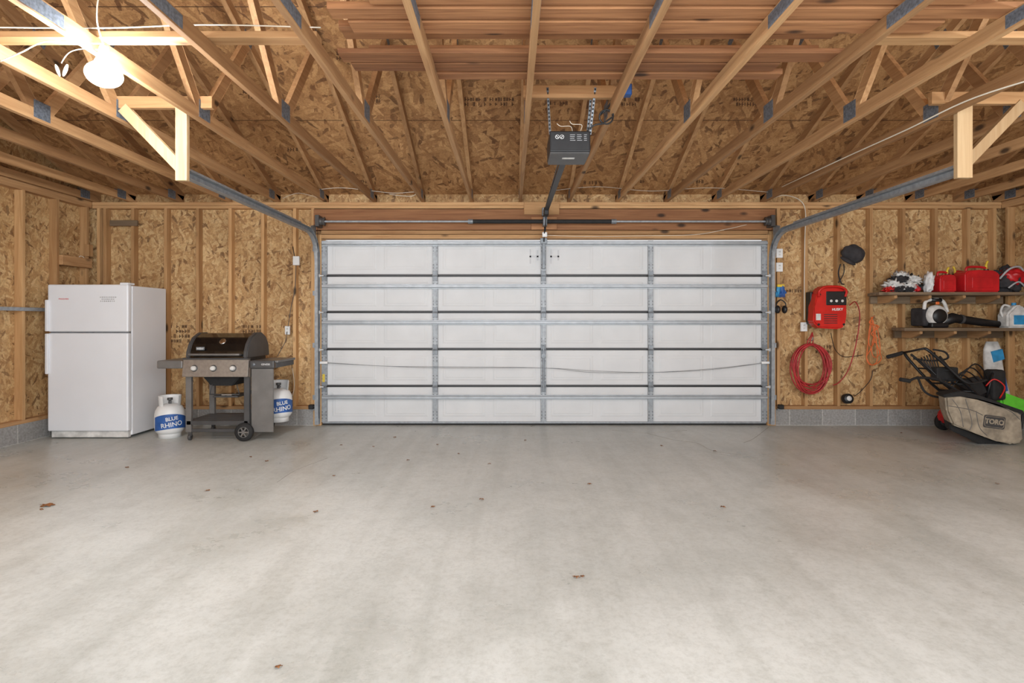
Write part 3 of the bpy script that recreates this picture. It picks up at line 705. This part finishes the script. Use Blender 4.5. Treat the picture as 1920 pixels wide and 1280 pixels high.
for px,lab in ((584,'left'),(1464,'right')):
    p=P(px,765,6.93); s=1 if px>900 else -1
    B=thing('safety_sensor',(p.x,6.93,p.z),'small black door safety sensor low beside the %s door edge'%lab,'sensor','door safety sensors')
    obj('case',MB().box(p.x-.03,p.x+.03,6.9,6.96,p.z-.01,p.z+.045,.006),'black',B); obj('lens',MB().cyl((p.x-s*.03,6.93,p.z+.02),(p.x-s*.036,6.93,p.z+.02),.012,12),'dgrey',B)
    obj('bracket',MB().box(p.x-.025,p.x+.03,6.955,6.982,p.z-.03,p.z-.008,.002),'galv',B)
# ------------------------------------------------------------ right wall items
A=thing('air_compressor',(3.85,6.86,1.204),'bright red wall mounted air compressor above the red hose','air compressor')
d=6.76
def q(px,py): return P(px,py,d)
out=[(1533,548),(1541,537),(1556,534),(1578,536),(1587,546),(1589,590),(1585,612),(1574,617),(1536,615),(1525,604),(1528,575)]
obj('body',MB().prism([q(*p) for p in out],(0,.15,0),.018,3),'red',A)
obj('rear_shell',MB().prism([q(1540,545)+V((0,.14,0)),q(1582,545)+V((0,.14,0)),q(1582,608)+V((0,.14,0)),q(1540,608)+V((0,.14,0))],(0,.09,0),.01),'black',A)
obj('bracket',MB().box(P(1518,0,6.9).x,P(1540,0,6.9).x,6.88,6.998,P(0,608,6.9).z,P(0,547,6.9).z,.01),'black',A)
mb=MB().tube(cat([q(1535,556)+V((0,-.01,0)),q(1534,545)+V((0,-.03,0)),q(1546,538)+V((0,-.035,0)),q(1572,538)+V((0,-.035,0)),q(1584,545)+V((0,-.03,0)),q(1584,556)+V((0,-.01,0))],5),.014,8); obj('handle',mb,'red',A)
a=q(1549,572);b=q(1587,546); pn=obj('control_panel',MB().box(a.x,b.x,d-.008,d+.01,a.z,b.z,.006),'black',A)
for px in (1558,1568,1579):
    obj('gauge',MB().lathe([(0,.006),(.014,.006),(.017,0)],q(px,564)+V((0,-.008,0)),(0,-1,0),16),'cloth',pn)
text('HUSKY',.042,q(1570,580)+V((0,-.002,0)),(1,0,.02),(0,0,1),'white',A,bold=.001)
mb=MB()
for i in range(5): a=q(1545,590+i*4); mb.box(a.x,a.x+.16,d-.003,d+.002,a.z,a.z+.008)
obj('vent',mb,'dcloth',A)
mb=MB()
for p_ in ((1537,552),(1582,608),(1535,608)): mb.cyl(q(*p_)+V((0,-.006,0)),q(*p_)+V((0,.004,0)),.014,10)
obj('corner_screw',mb,'black',A)
obj('label',MB().box(q(1530,0).x,q(1539,0).x,d-.001,d+.005,q(0,600).z,q(0,588).z),'cloth',A)
# hose coil
H=thing('air_hose',P(1520,740,6.93),'coiled red rubber air hose hanging under the outlet','hose')
pts=[]; c=P(1520,691,6.93)
NL=10
for i in range(NL*28):
    l=i/28; a=2*math.pi*i/28+math.pi/2
    u=.5+.5*math.sin(l*2.4); rx=.175+.065*u; ry=.25+.06*(.5+.5*math.sin(l*1.9+1))
    pts.append(c+V((rx*math.cos(a)+.014*math.sin(l*3),-.025*math.sin(l*2.1+a*.5)-.01*l/NL, ry*math.sin(a)+.31-ry-.02*(1-u))))
mb=MB().tube(pts,.0085,7); obj('coil',mb,'hose',H)
mb=MB()
for o_ in (0,.035,-.03): mb.tube(cat([c+V((-.02+o_,-.02,.29)),c+V((-.03+o_,-.045,.34)),c+V((-.01+o_*.5,-.04,.40)),c+V((.01,-.02,.45))],6),.007,7)
obj('hose_end',mb,'hose',H); obj('hook',MB().tube(cat([c+V((-.01,.065,.36)),c+V((-.01,-.05,.35)),c+V((-.01,-.07,.39))],4),.006,6),'tin',H)
cable([q(1593,572),P(1604,566,6.9),P(1612,590,6.93),P(1606,640,6.95),P(1592,690,6.96),P(1575,715,6.97),P(1562,722,6.97)],'red hose looping from the compressor down to the coil',.0065,'hose','air_hose_line')
cable([P(1558,624,6.85),P(1560,635,6.94),P(1566,655,6.96),P(1580,668,6.97),P(1600,668,6.97),P(1618,665,6.97)],'thin black cord from the compressor across the wall',.0045,'black','power_cord')
cable([P(1636,694,6.96),P(1632,712,6.97),P(1612,735,6.97),P(1602,742,6.95)],'thin black cord leading down to the round plug',.0045,'black','power_cord')
B=thing('plug_adapter',P(1590,755,6.9),'round black and white plug adapter resting above the blocks','plug')
obj('case',MB().lathe([(0,.03),(.05,.028),(.062,.015),(.062,-.04)],P(1590,747,6.94),(0,-1,.2),24),'black',B); obj('face',MB().lathe([(0,.034),(.030,.032),(.032,.026)],P(1590,747,6.94),(0,-1,.2),20),'cloth',B)
# orange cord
H=thing('extension_cord',P(1638,690,6.94),'orange extension cord hanging in loops right of the compressor','cord')
mb=MB()
for i,(w,top,bot,sh) in enumerate(((6,594,650,-4),(11,600,684,-2),(9,610,670,5),(15,640,684,2))):
    cx=1638+sh
    mb.tube(cat([P(cx,top,6.93),P(cx-w*.5,(top*2+bot)/3,6.95),P(cx-w,bot-14,6.94),P(cx-w*.3,bot,6.92),P(cx+w*.8,bot-10,6.93),P(cx+w*.5,(top*2+bot)/3,6.92),P(cx+1,top,6.93)],6),.0055,6)
mb.tube(cat([P(1640,592,6.93),P(1630,605,6.9),P(1648,612,6.9),P(1634,625,6.92),P(1645,634,6.92)],6),.006,6)
obj('loops',mb,'orange',H); obj('hook',MB().tube([P(1639,596,6.999),P(1639,594,6.9)],.005,6),'tin',H)
# cap
B=thing('cap',P(1597,500,6.9),'black round cap hanging on the wall above the compressor','cap')
mb=MB().ell(P(1599,476,6.87),.135,.10,.11,(0,.35,0),.12,3,7,26,16); obj('crown',mb,'dcloth',B)
mb=MB().ell(P(1590,489,6.83),.10,.07,.025,(.5,.45,0)); obj('brim',mb,'dcloth',B)
mb=MB().tube(cat([P(1576,495,6.92),P(1572,512,6.95),P(1577,530,6.96),P(1583,533,6.93)],6),.008,6); mb.tube(cat([P(1582,495,6.92),P(1582,512,6.95),P(1572,530,6.96)],6),.006,6); obj('strap',mb,'black',B)
obj('hook',MB().tube([P(1577,470,6.999),P(1580,474,6.92)],.006,6),'tin',B)
# ear muffs & gloves
B=thing('ear_muffs',P(1464,590,6.93),'black ear muffs hanging beside the right door track','ear muffs')
obj('headband',MB().tube(cat([P(1457,580,6.93),P(1456,569,6.94),P(1464,562,6.95),P(1473,569,6.94),P(1472,580,6.93)],6),.008,6),'black',B)
for px in (1458,1471): obj('ear_cup',MB().ell(P(px,580,6.92),.030,.045,.05),'black',B)
B=thing('work_gloves',P(1462,562,6.95),'blue and yellow work gloves hanging above the ear muffs','gloves')
for i,(px,mt) in enumerate(((1460,'lblue'),(1467,'blue'))):
    mb=MB().ell(P(px,542,6.955-.01*i),.028,.015,.055,nz=.3,seed=i)
    for j in range(4): mb.tube([P(px-4+j*2.6,547,6.955-.01*i),P(px-5+j*3,557,6.955-.01*i)],[.010,.007],6)
    mb.tube([P(px+4,544,6.95),P(px+7,550,6.95)],.009,6)
    obj('glove',mb,mt,B)
obj('cuff',MB().box(P(1457,0,6.95).x,P(1470,0,6.95).x,6.935,6.965,P(0,538,6.95).z,P(0,533,6.95).z,.004),'yellow',B); obj('hook',MB().tube([P(1463,534,6.999),P(1463,532,6.93)],.004,6),'tin',B)
# shelves
def shelf(xl,zt,lab,yf=6.62):
    S=thing('wall_shelf',(xl,7.0,zt-.14),lab,'shelf','wall shelves right of the door')
    obj('shelf_board',MB().box(xl,XR-.005,yf,6.80,zt-.036,zt,.003),'dwood',S); obj('shelf_board',MB().box(xl+.10,XR-.005,6.805,6.998,zt-.036,zt,.003),'dwood',S)
    obj('cleat',MB().box(xl+.12,XR-.01,6.962,6.999,zt-.128,zt-.038,.003),'dwood',S)
    x=xl+.20
    while x<XR-.1:
        obj('bracket',MB().prism([(x,6.96,zt-.037),(x,6.65,zt-.037),(x,6.65,zt-.07),(x,6.80,zt-.125),(x,6.96,zt-.125)],(.036,0,0),.002),'wy',S); x+=.407
shelf(4.36,1.645,'upper rough wooden wall shelf carrying the red gas cans'); shelf(4.66,1.22,'lower rough wooden wall shelf carrying the leaf blower')
zs_=1.646; zl_=1.221
B=thing('cloth_bundle',(4.62,6.75,zs_),'crumpled white and grey cloth bundle at the left end of upper shelf','bundle')
for i,(px,w,h,dz,mt,d_) in enumerate(((1676,.10,.07,0,'cloth',6.72),(1690,.12,.12,.0,'text',6.84),(1702,.08,.07,0,'cloth',6.72),(1684,.06,.045,.13,'dcloth',6.74),(1710,.07,.10,0,'dcloth',6.80),(1712,.055,.05,.13,'cloth',6.76),(1668,.045,.03,-.0,'red',6.67),(1692,.06,.035,.22,'cloth',6.78),(1704,.05,.03,.0,'dcloth',6.66),(1716,.045,.04,.0,'dred',6.70),(1680,.08,.03,.0,'dcloth',6.67))):
    obj('cloth',MB().ell((P(px,0,d_).x,d_,zs_+h*.95+dz*.8),w,.085,h,(0,.25*(-1)**i,.3*i),.9,i+1,14,34,22).clamp(z=zs_,y=6.985),mt,B)
B=obj('plastic_bag',MB().ell((P(1741,0,6.72).x,6.72,zs_+.115),.042,.07,.125,(0,.12,0),.5,7,9,26,16).clamp(z=zs_),'white'); tag(B,'white plastic bag standing against the left gas can','bag')
def gascan(px0,px1,h,d_,lab,sp,flip=1,dp=.2):
    a=P(px0,0,d_).x;b=P(px1,0,d_).x; w=b-a; c_=(a+b)/2
    t=thing('gas_can',(c_,d_,zs_),lab,'gas can','red gas cans on the upper shelf')
    prof=[(a,0),(b,0),(b,h*.70),(b-w*.10,h*.82),(c_+w*.1,h*.84),(a+w*.14,h*.82),(a,h*.68)]
    if flip<0: prof=[(a+b-x,z) for x,z in prof][::-1]
    obj('body',MB().prism([(x,d_-dp/2,zs_+z) for x,z in prof],(0,dp,0),.014,3),'dred',t)
    obj('handle',MB().tube(cat([(a+w*.22,d_,zs_+h*.80),(a+w*.25,d_,zs_+h*.96),(c_,d_,zs_+h*.99),(b-w*.22,d_,zs_+h*.94),(b-w*.16,d_,zs_+h*.80)],6),.014,8),'dred',t)
    obj('panel',MB().box(a+w*.2,b-w*.2,d_-dp/2-.004,d_-dp/2+.002,zs_+h*.15,zs_+h*.55,.003),'dred',t)
    sx_=b-w*.2 if sp>0 else a+w*.2
    obj('cap',MB().cyl((sx_,d_,zs_+h*.78),(sx_,d_,zs_+h*.89),.026,14),'black',t)
    obj('spout',MB().tube(cat([(sx_,d_,zs_+h*.86),(sx_,d_,zs_+h*1.05),(sx_+sp*.02,d_,zs_+h*1.22)],5),[.014]*5+[.012]*5+[.008],8),'yellow',t)
gascan(1751,1782,.25,6.76,'small red gas can beside the white plastic bag',1)
gascan(1785,1812,.27,6.91,'narrow red gas can behind the large one on upper shelf',-1,1,.14)
gascan(1797,1862,.31,6.72,'largest red gas can with yellow spout in shelf middle',1,-1)
B=thing('tool_bag',(5.9,6.78,zs_),'dark red and black soft bag at the right end of upper shelf','bag')
bx=P(1891,0,6.76).x
obj('body',MB().ell((bx,6.78,zs_+.14),.19,.12,.15,(0,.1,0),.5,4,11,32,20).clamp(z=zs_,x=6.12,y=6.985),'dcloth',B); obj('flap',MB().ell((bx+.02,6.72,zs_+.19),.14,.10,.09,(0,.2,0),.5,6,11,28,16).clamp(z=zs_,x=6.12),'dred',B)
mb=MB().tube(cat([(bx-.16,6.70,zs_+.16),(bx-.10,6.64,zs_+.27),(bx+.02,6.64,zs_+.30),(bx+.10,6.66,zs_+.23)],6),.012,6); mb.tube(cat([(bx-.1,6.65,zs_+.05),(bx,6.63,zs_+.12),(bx+.1,6.65,zs_+.06)],6),.01,6); obj('strap',mb,'text',B)
# blower
B=thing('leaf_blower',(5.1,6.75,zl_),'white and black leaf blower with long black tube on lower shelf','leaf blower')
c=P(1753,593,6.74); c.z=zl_+.15
obj('fan_housing',MB().lathe([(0,.07),(.05,.07),(.095,.055),(.12,.02),(.125,-.02),(.11,-.06),(0,-.07)],c,(0,1,0),28),'cloth',B)
obj('fan_grille',MB().lathe([(.0,.085),(.03,.085),(.08,.075),(.088,.06)],c+V((.01,0,-.01)),(0,-1,0),24),'black',B)
obj('engine',MB().box(c.x-.15,c.x-.02,6.72,6.95,zl_+.02,zl_+.24,.02),'dcloth',B)
obj('fuel_tank',MB().box(c.x-.10,c.x+.11,6.66,6.82,zl_+.002,zl_+.06,.015),'black',B)
obj('handle',MB().tube(cat([c+V((-.13,0,.06)),c+V((-.11,0,.165)),c+V((0,0,.19)),c+V((.10,0,.165)),c+V((.15,0,.04))],6),.020,8),'cloth',B)
obj('grip',MB().tube([c+V((-.05,-.002,.185)),c+V((.07,-.002,.183))],.024,8),'black',B)
obj('trigger',MB().box(c.x+.01,c.x+.05,6.73,6.75,c.z+.13,c.z+.165,.005),'orange',B)
tp=[c+V((.05,0,-.09)),c+V((.22,0,-.03)),c+V((.30,0,-.045)),c+V((.55,-.02,-.085)),c+V((.74,-.03,-.105))]
obj('tube',MB().tube(tp,[.06,.062,.05,.045,.036],16),'black',B); obj('nozzle_collar',MB().cyl(tp[2],tp[2]+V((.03,0,-.004)),.056,16),'dgrey',B)
B=thing('jug',(5.95,6.74,zl_),'white plastic jug with blue label at right end of lower shelf','jug')
jx=P(1899,0,6.72).x
obj('body',MB().prism([(jx-.12,6.65,zl_),(jx+.12,6.65,zl_),(jx+.12,6.65,zl_+.2),(jx+.06,6.65,zl_+.27),(jx-.02,6.65,zl_+.27),(jx-.12,6.65,zl_+.17)],(0,.16,0),.02,3),'cloth',B)
obj('cap',MB().cyl((jx+.02,6.73,zl_+.265),(jx+.02,6.73,zl_+.30),.024,14),'lblue',B); obj('label',MB().box(jx-.05,jx+.09,6.647,6.651,zl_+.04,zl_+.15),'lblue',B)
obj('handle',MB().tube(cat([(jx-.03,6.73,zl_+.26),(jx-.10,6.73,zl_+.27),(jx-.135,6.73,zl_+.2),(jx-.11,6.73,zl_+.13)],5),.013,8),'cloth',B)
# ------------------------------------------------------------ mower
W=thing('lawn_mower',(5.1,6.25,0),'black and red push lawn mower with grey grass bag and folded handle','lawn mower')
d=5.85
bp=[(1772,742),(1800,739),(1832,747),(1872,758),(1915,774),(1919,828),(1900,834),(1868,827),(1830,813),(1786,797),(1775,772)]
bag=obj('grass_bag',MB().prism([P(x,y,d) for x,y in bp],(.09,.22,0),.022,2),'bag',W)
tl=V((1,0,-.13)).normalized(); ul=V((.13,0,1)).normalized(); c=P(1864,791,d)+V((0,-.004,0))
def rr(hw,hh,y,rad=.02):
    o_=[]
    for sxx,szz,a0 in ((1,1,0),(-1,1,90),(-1,-1,180),(1,-1,270)):
        for i in range(5):
            a=math.radians(a0+i*22.5); o_.append(c+V((0,y,0))+tl*(sxx*(hw-rad)+rad*math.cos(a))+ul*(szz*(hh-rad)+rad*math.sin(a)))
    return o_
hw,hh=.112,.066
obj('emblem_panel',MB().prism(rr(hw,hh,0),(0,.006,0)),'dgrey',bag); obj('emblem_outline',MB().tube(rr(hw-.012,hh-.012,-.001),.0022,5,True),'bag',bag)
text('TORO',.070,c+V((0,-.002,0)),tl,ul,'bag',bag,bold=.003)
for cr in ([(1785,748),(1800,770),(1806,800)],[(1776,760),(1820,768),(1842,778)],[(1810,748),(1822,790),(1818,806)],[(1850,756),(1890,768),(1912,786)],[(1830,770),(1836,800),(1850,816)]):
    obj('bag_seam',MB().tube(cat([P(x_,y_,d)+V((0,-.002,0)) for x_,y_ in cr],5),.0035,5),'mgrey',bag)
obj('bag_lid',MB().prism([P(1768,740,d),P(1800,733,d),P(1836,741,d),P(1920,770,d),P(1920,777,d),P(1832,749,d),P(1800,742,d),P(1770,745,d)],(.09,.22,0),.006),'rub',bag)
obj('rear_flap',MB().prism([P(1776,776,5.93),P(1788,800,5.93),P(1845,820,5.93),P(1895,836,5.93),P(1838,834,5.93),P(1782,806,5.93)],(.06,.15,0),.008),'rub',W)
obj('deck',MB().prism([(5.08,6.2,.10),(5.50,6.2,.08),(5.52,6.2,.20),(5.42,6.2,.27),(5.12,6.2,.29),(5.04,6.2,.2)],(0,.46,0),.03,3),'dred',W)
eng=obj('engine',MB().box(5.10,5.42,6.22,6.55,.28,.50,.03),'black',W)
obj('engine_shroud',MB().lathe([(0,.17),(.09,.165),(.14,.13),(.155,.06),(.155,0)],(5.26,6.39,.48),(0,0,1),26),'black',eng)
obj('air_filter',MB().box(5.34,5.50,6.20,6.34,.42,.76,.03),'rub',eng); obj('muffler',MB().box(5.02,5.12,6.26,6.40,.36,.48,.015),'tin',eng)
obj('primer_bulb',MB().ell((5.14,6.21,.44),.025,.02,.025),'red',eng)
obj('fuel_cap',MB().cyl((5.18,6.28,.50),(5.18,6.28,.56),.035,14),'dgrey',eng); obj('spark_lead',MB().tube(cat([(5.40,6.18,.45),(5.42,6.14,.58),(5.34,6.18,.66),(5.28,6.22,.58)],5),.008,6),'red',eng)
for x,y in ((5.18,6.17),(5.42,6.17),(5.18,6.70),(5.46,6.70)):
    w_=obj('wheel',MB().lathe([(.05,-.022),(.09,-.022),(.10,-.014),(.10,.014),(.09,.022),(.05,.022)],(x,y,.1),(0,1,0),26),'rub',W)
    obj('hub',MB().lathe([(0,-.018),(.03,-.022),(.055,-.012),(.055,.012),(0,.018)],(x,y,.1),(0,1,0),20),'dgrey',w_)
hb=MB()
hb.tube(cat([P(1668,668,6.4),P(1682,664,6.42),P(1694,661,6.45),P(1706,676,6.45),P(1750,722,6.4),P(1822,778,6.5)],6),.016,8)
hb.tube(cat([P(1733,653,6.15),P(1745,660,6.12),P(1790,700,6.1),P(1838,745,6.12),P(1875,765,6.15)],6),.016,8)
hb.tube(cat([P(1708,664,6.4),P(1722,676,6.38),P(1770,720,6.3),P(1840,770,6.3)],6),.013,8)
hb.tube([P(1694,661,6.45),P(1733,653,6.15)],.012,8); hb.tube([P(1760,731,6.4),P(1826,734,6.1)],.012,8)
obj('handle_frame',hb,'black',W)
hb=MB().tube(cat([P(1690,712,6.0),P(1702,714,6.0),P(1722,708,6.05),P(1760,712,6.1),P(1800,735,6.12)],6),.014,8)
hb.tube(cat([P(1712,672,6.4),P(1745,676,6.3),P(1776,672,6.15),P(1772,660,6.12),P(1750,655,6.1)],6),.010,8); hb.tube([P(1722,690,6.42),P(1782,694,6.1)],.009,8); hb.tube([P(1745,718,6.4),P(1812,720,6.1)],.01,8)
hb.tube(cat([P(1720,705,6.3),P(1735,735,6.25),P(1765,745,6.2),P(1790,738,6.15)],6),.012,8)
hb.tube(cat([P(1762,668,6.2),P(1780,690,6.1),P(1815,718,6.0),P(1850,712,6.05)],6),.012,8)
obj('control_bail',hb,'rub',W)
obj('control_box',MB().box(P(1752,0,6.2).x,P(1792,0,6.2).x,6.16,6.26,P(0,714,6.2).z,P(0,688,6.2).z,.012),'rub',W)
obj('cable_bracket',MB().prism([P(1800,715,6.2),P(1836,705,6.2),P(1852,735,6.2),P(1820,750,6.2)],(0,.05,0),.006),'rub',W)
for pa,pb in ((P(1664,669,6.4),P(1690,662,6.43)),(P(1688,711,6.0),P(1706,714,6.0))): obj('grip',MB().cyl(pa,pb,.022,12),'rub',W)
for i in range(7):
    obj('control_cable',MB().tube(cat([P(1722+5*i,672-2*i,6.3),P(1748+5*i,696+5*i,6.2),P(1780+8*i,724-7*i,6.15),P(1820+6*i,744-4*i,6.25),P(1838+2*i,756,6.3)],7),.0075,6),'black',W)
obj('height_lever',MB().tube([P(1850,745,6.2),P(1862,698,6.2)],.012,6),'black',W)
# behind mower
S=thing('paper_sack',(5.95,6.8,0),'tall blue and white sack leaning in the right corner behind the mower','sack')
mb=MB(); vs=[];fs=[]; n=16
for i in range(13):
    t=i/12; z=t*1.05; cxs=5.98-.06*t+.02*math.sin(t*7); cy=6.78+.12*t; w=.115-.015*t-(.03 if t>.95 else 0); dd=.065*(1-t**6*.7)
    for k in range(n):
        a=2*math.pi*k/n; vs.append(V((cxs+w*math.copysign(abs(math.cos(a))**.6,math.cos(a)),cy+dd*math.copysign(abs(math.sin(a))**.8,math.sin(a)),z+.0)))
for i in range(12):
    for k in range(n): fs.append([i*n+k,i*n+(k+1)%n,(i+1)*n+(k+1)%n,(i+1)*n+k])
fs+=[list(range(n)),[12*n+k for k in range(n)]]
sk=obj('sack_body',mb.add(vs,fs,True),'cloth',S)
for z0,z1,mt in ((.80,.96,'lblue'),(.42,.66,'blue')):
    mb=MB(); y0=6.78+.12*z0-.068; y1=6.78+.12*z1-.068; mb.add([V((5.88,y0,z0)),V((6.01,y0,z0+.04)),V((6.0,y1,z1)),V((5.87,y1,z1-.03)),V((5.88,y0+.05,z0)),V((6.01,y0+.05,z0+.04)),V((6.0,y1+.05,z1)),V((5.87,y1+.05,z1-.03))],[[0,1,2,3],[4,5,6,7],[0,1,5,4],[1,2,6,5],[2,3,7,6],[3,0,4,7]]); obj('print',mb,mt,sk)
T=thing('garden_spreader',(5.80,6.45,0),'lime green plastic garden spreader behind the grass bag of the mower','spreader')
d=6.34
obj('hopper',MB().prism([P(1876,738,d),P(1886,736,d),P(1930,752,d),P(1934,774,d),P(1908,774,d),P(1880,766,d)],(0,.24,0),.02,3),'green',T)
obj('frame',MB().tube(cat([(5.60,6.44,.33),(5.63,6.44,.12),(5.66,6.42,.02)],5),.012,8).tube(cat([(5.90,6.44,.28),(5.88,6.44,.12),(5.84,6.42,.02)],5),.012,8).tube([(5.66,6.42,.02),(5.84,6.42,.02)],.012,8),'black',T)
for x in (5.66,5.86): obj('wheel',MB().lathe([(.0,-.02),(.08,-.02),(.09,-.01),(.09,.01),(.08,.02),(0,.02)],(x,6.53,.09),(1,0,0),24),'rub',T)
# ------------------------------------------------------------ leaves
random.seed(11)
def leaf(px,py,s,lab,grp='dry leaves on the floor'):
    c=FL(px,py); mb=MB(); n=20; a0=random.uniform(0,6.28); vs=[c+V((0,0,.010))]
    for k in range(n):
        a=2*math.pi*k/n; r=s*(.55+.45*abs(math.cos(2.5*a)))*random.uniform(.85,1.1)
        vs.append(c+V((r*math.cos(a+a0),r*math.sin(a+a0)*.8,.002+.010*random.random())))
    mb.add(vs,[[0,k+1,(k+1)%n+1] for k in range(n)],True)
    dr=V((math.cos(a0),math.sin(a0)*.8,0)); mb.tube([c+V((0,0,.007)),c+dr*s*1.5+V((0,0,.003))],.0012,4)
    o=obj('dry_leaf',mb,'leaf'); tag(o,lab,'leaf',grp)
leaf(90,948,.05,'largest dry leaf, on the stain near the left edge of floor')
for px,py in ((78,956),(238,877),(390,920),(592,960),(470,857),(626,893),(765,863),(812,951),(860,851),(820,834),(903,937),(985,826),(1080,1083),(1092,1082),(1105,908),(1355,951),(1870,908),(520,1252),(1340,846),(500,865),(700,838),(740,820),(640,835),(918,870),(1240,836),(1690,812)):
    leaf(px,py,random.uniform(.012,.019),'small dry brown leaf lying on the concrete floor')
# ------------------------------------------------------------ lights & camera
def pl(loc,w,size=.08,col=(.94,.975,1)):
    l=bpy.data.lights.new('bulb_light','POINT'); l.energy=w; l.shadow_soft_size=size; l.color=col
    o=bpy.data.objects.new('bulb_light',l); o.location=loc; COL.objects.link(o)
def al(loc,tgt,w,sx_,sy_,col=(.91,.96,1)):
    l=bpy.data.lights.new('fill_light','AREA'); l.shape='RECTANGLE'; l.size=sx_; l.size_y=sy_; l.energy=w; l.color=col
    o=bpy.data.objects.new('fill_light',l); o.location=loc; o.rotation_euler=(V(tgt)-V(loc)).to_track_quat('-Z','Y').to_euler(); COL.objects.link(o)
pl((3.6,2.1,2.62),70); pl((-2.2,-.2,2.62),85); pl((3.3,-.2,2.62),85); pl((.5,.6,2.5),50)
al((.3,-1.3,1.7),(.3,6,1.6),215,6,1.6)  # added frontal fill behind the camera, not a lamp of the garage
al((.3,-.9,.5),(.4,3.6,3.2),60,7,1.0)  # low upward fill, added to brighten the truss chords and roof deck
w=bpy.data.worlds.new('world'); SC.world=w; w.use_nodes=True
bg=w.node_tree.nodes['Background']; bg.inputs[0].default_value=(.90,.95,1,1); bg.inputs[1].default_value=.85
cam=bpy.data.cameras.new('camera'); co=bpy.data.objects.new('camera',cam); COL.objects.link(co)
co.location=(0,0,CH); co.rotation_euler=(math.pi/2,0,0); cam.sensor_width=36; cam.lens=36*F/1920; cam.shift_x=3/1920; cam.shift_y=-38/1920
cam.clip_start=.05
SC.camera=co
SC.view_settings.view_transform='Standard'
SC.view_settings.exposure=0.05
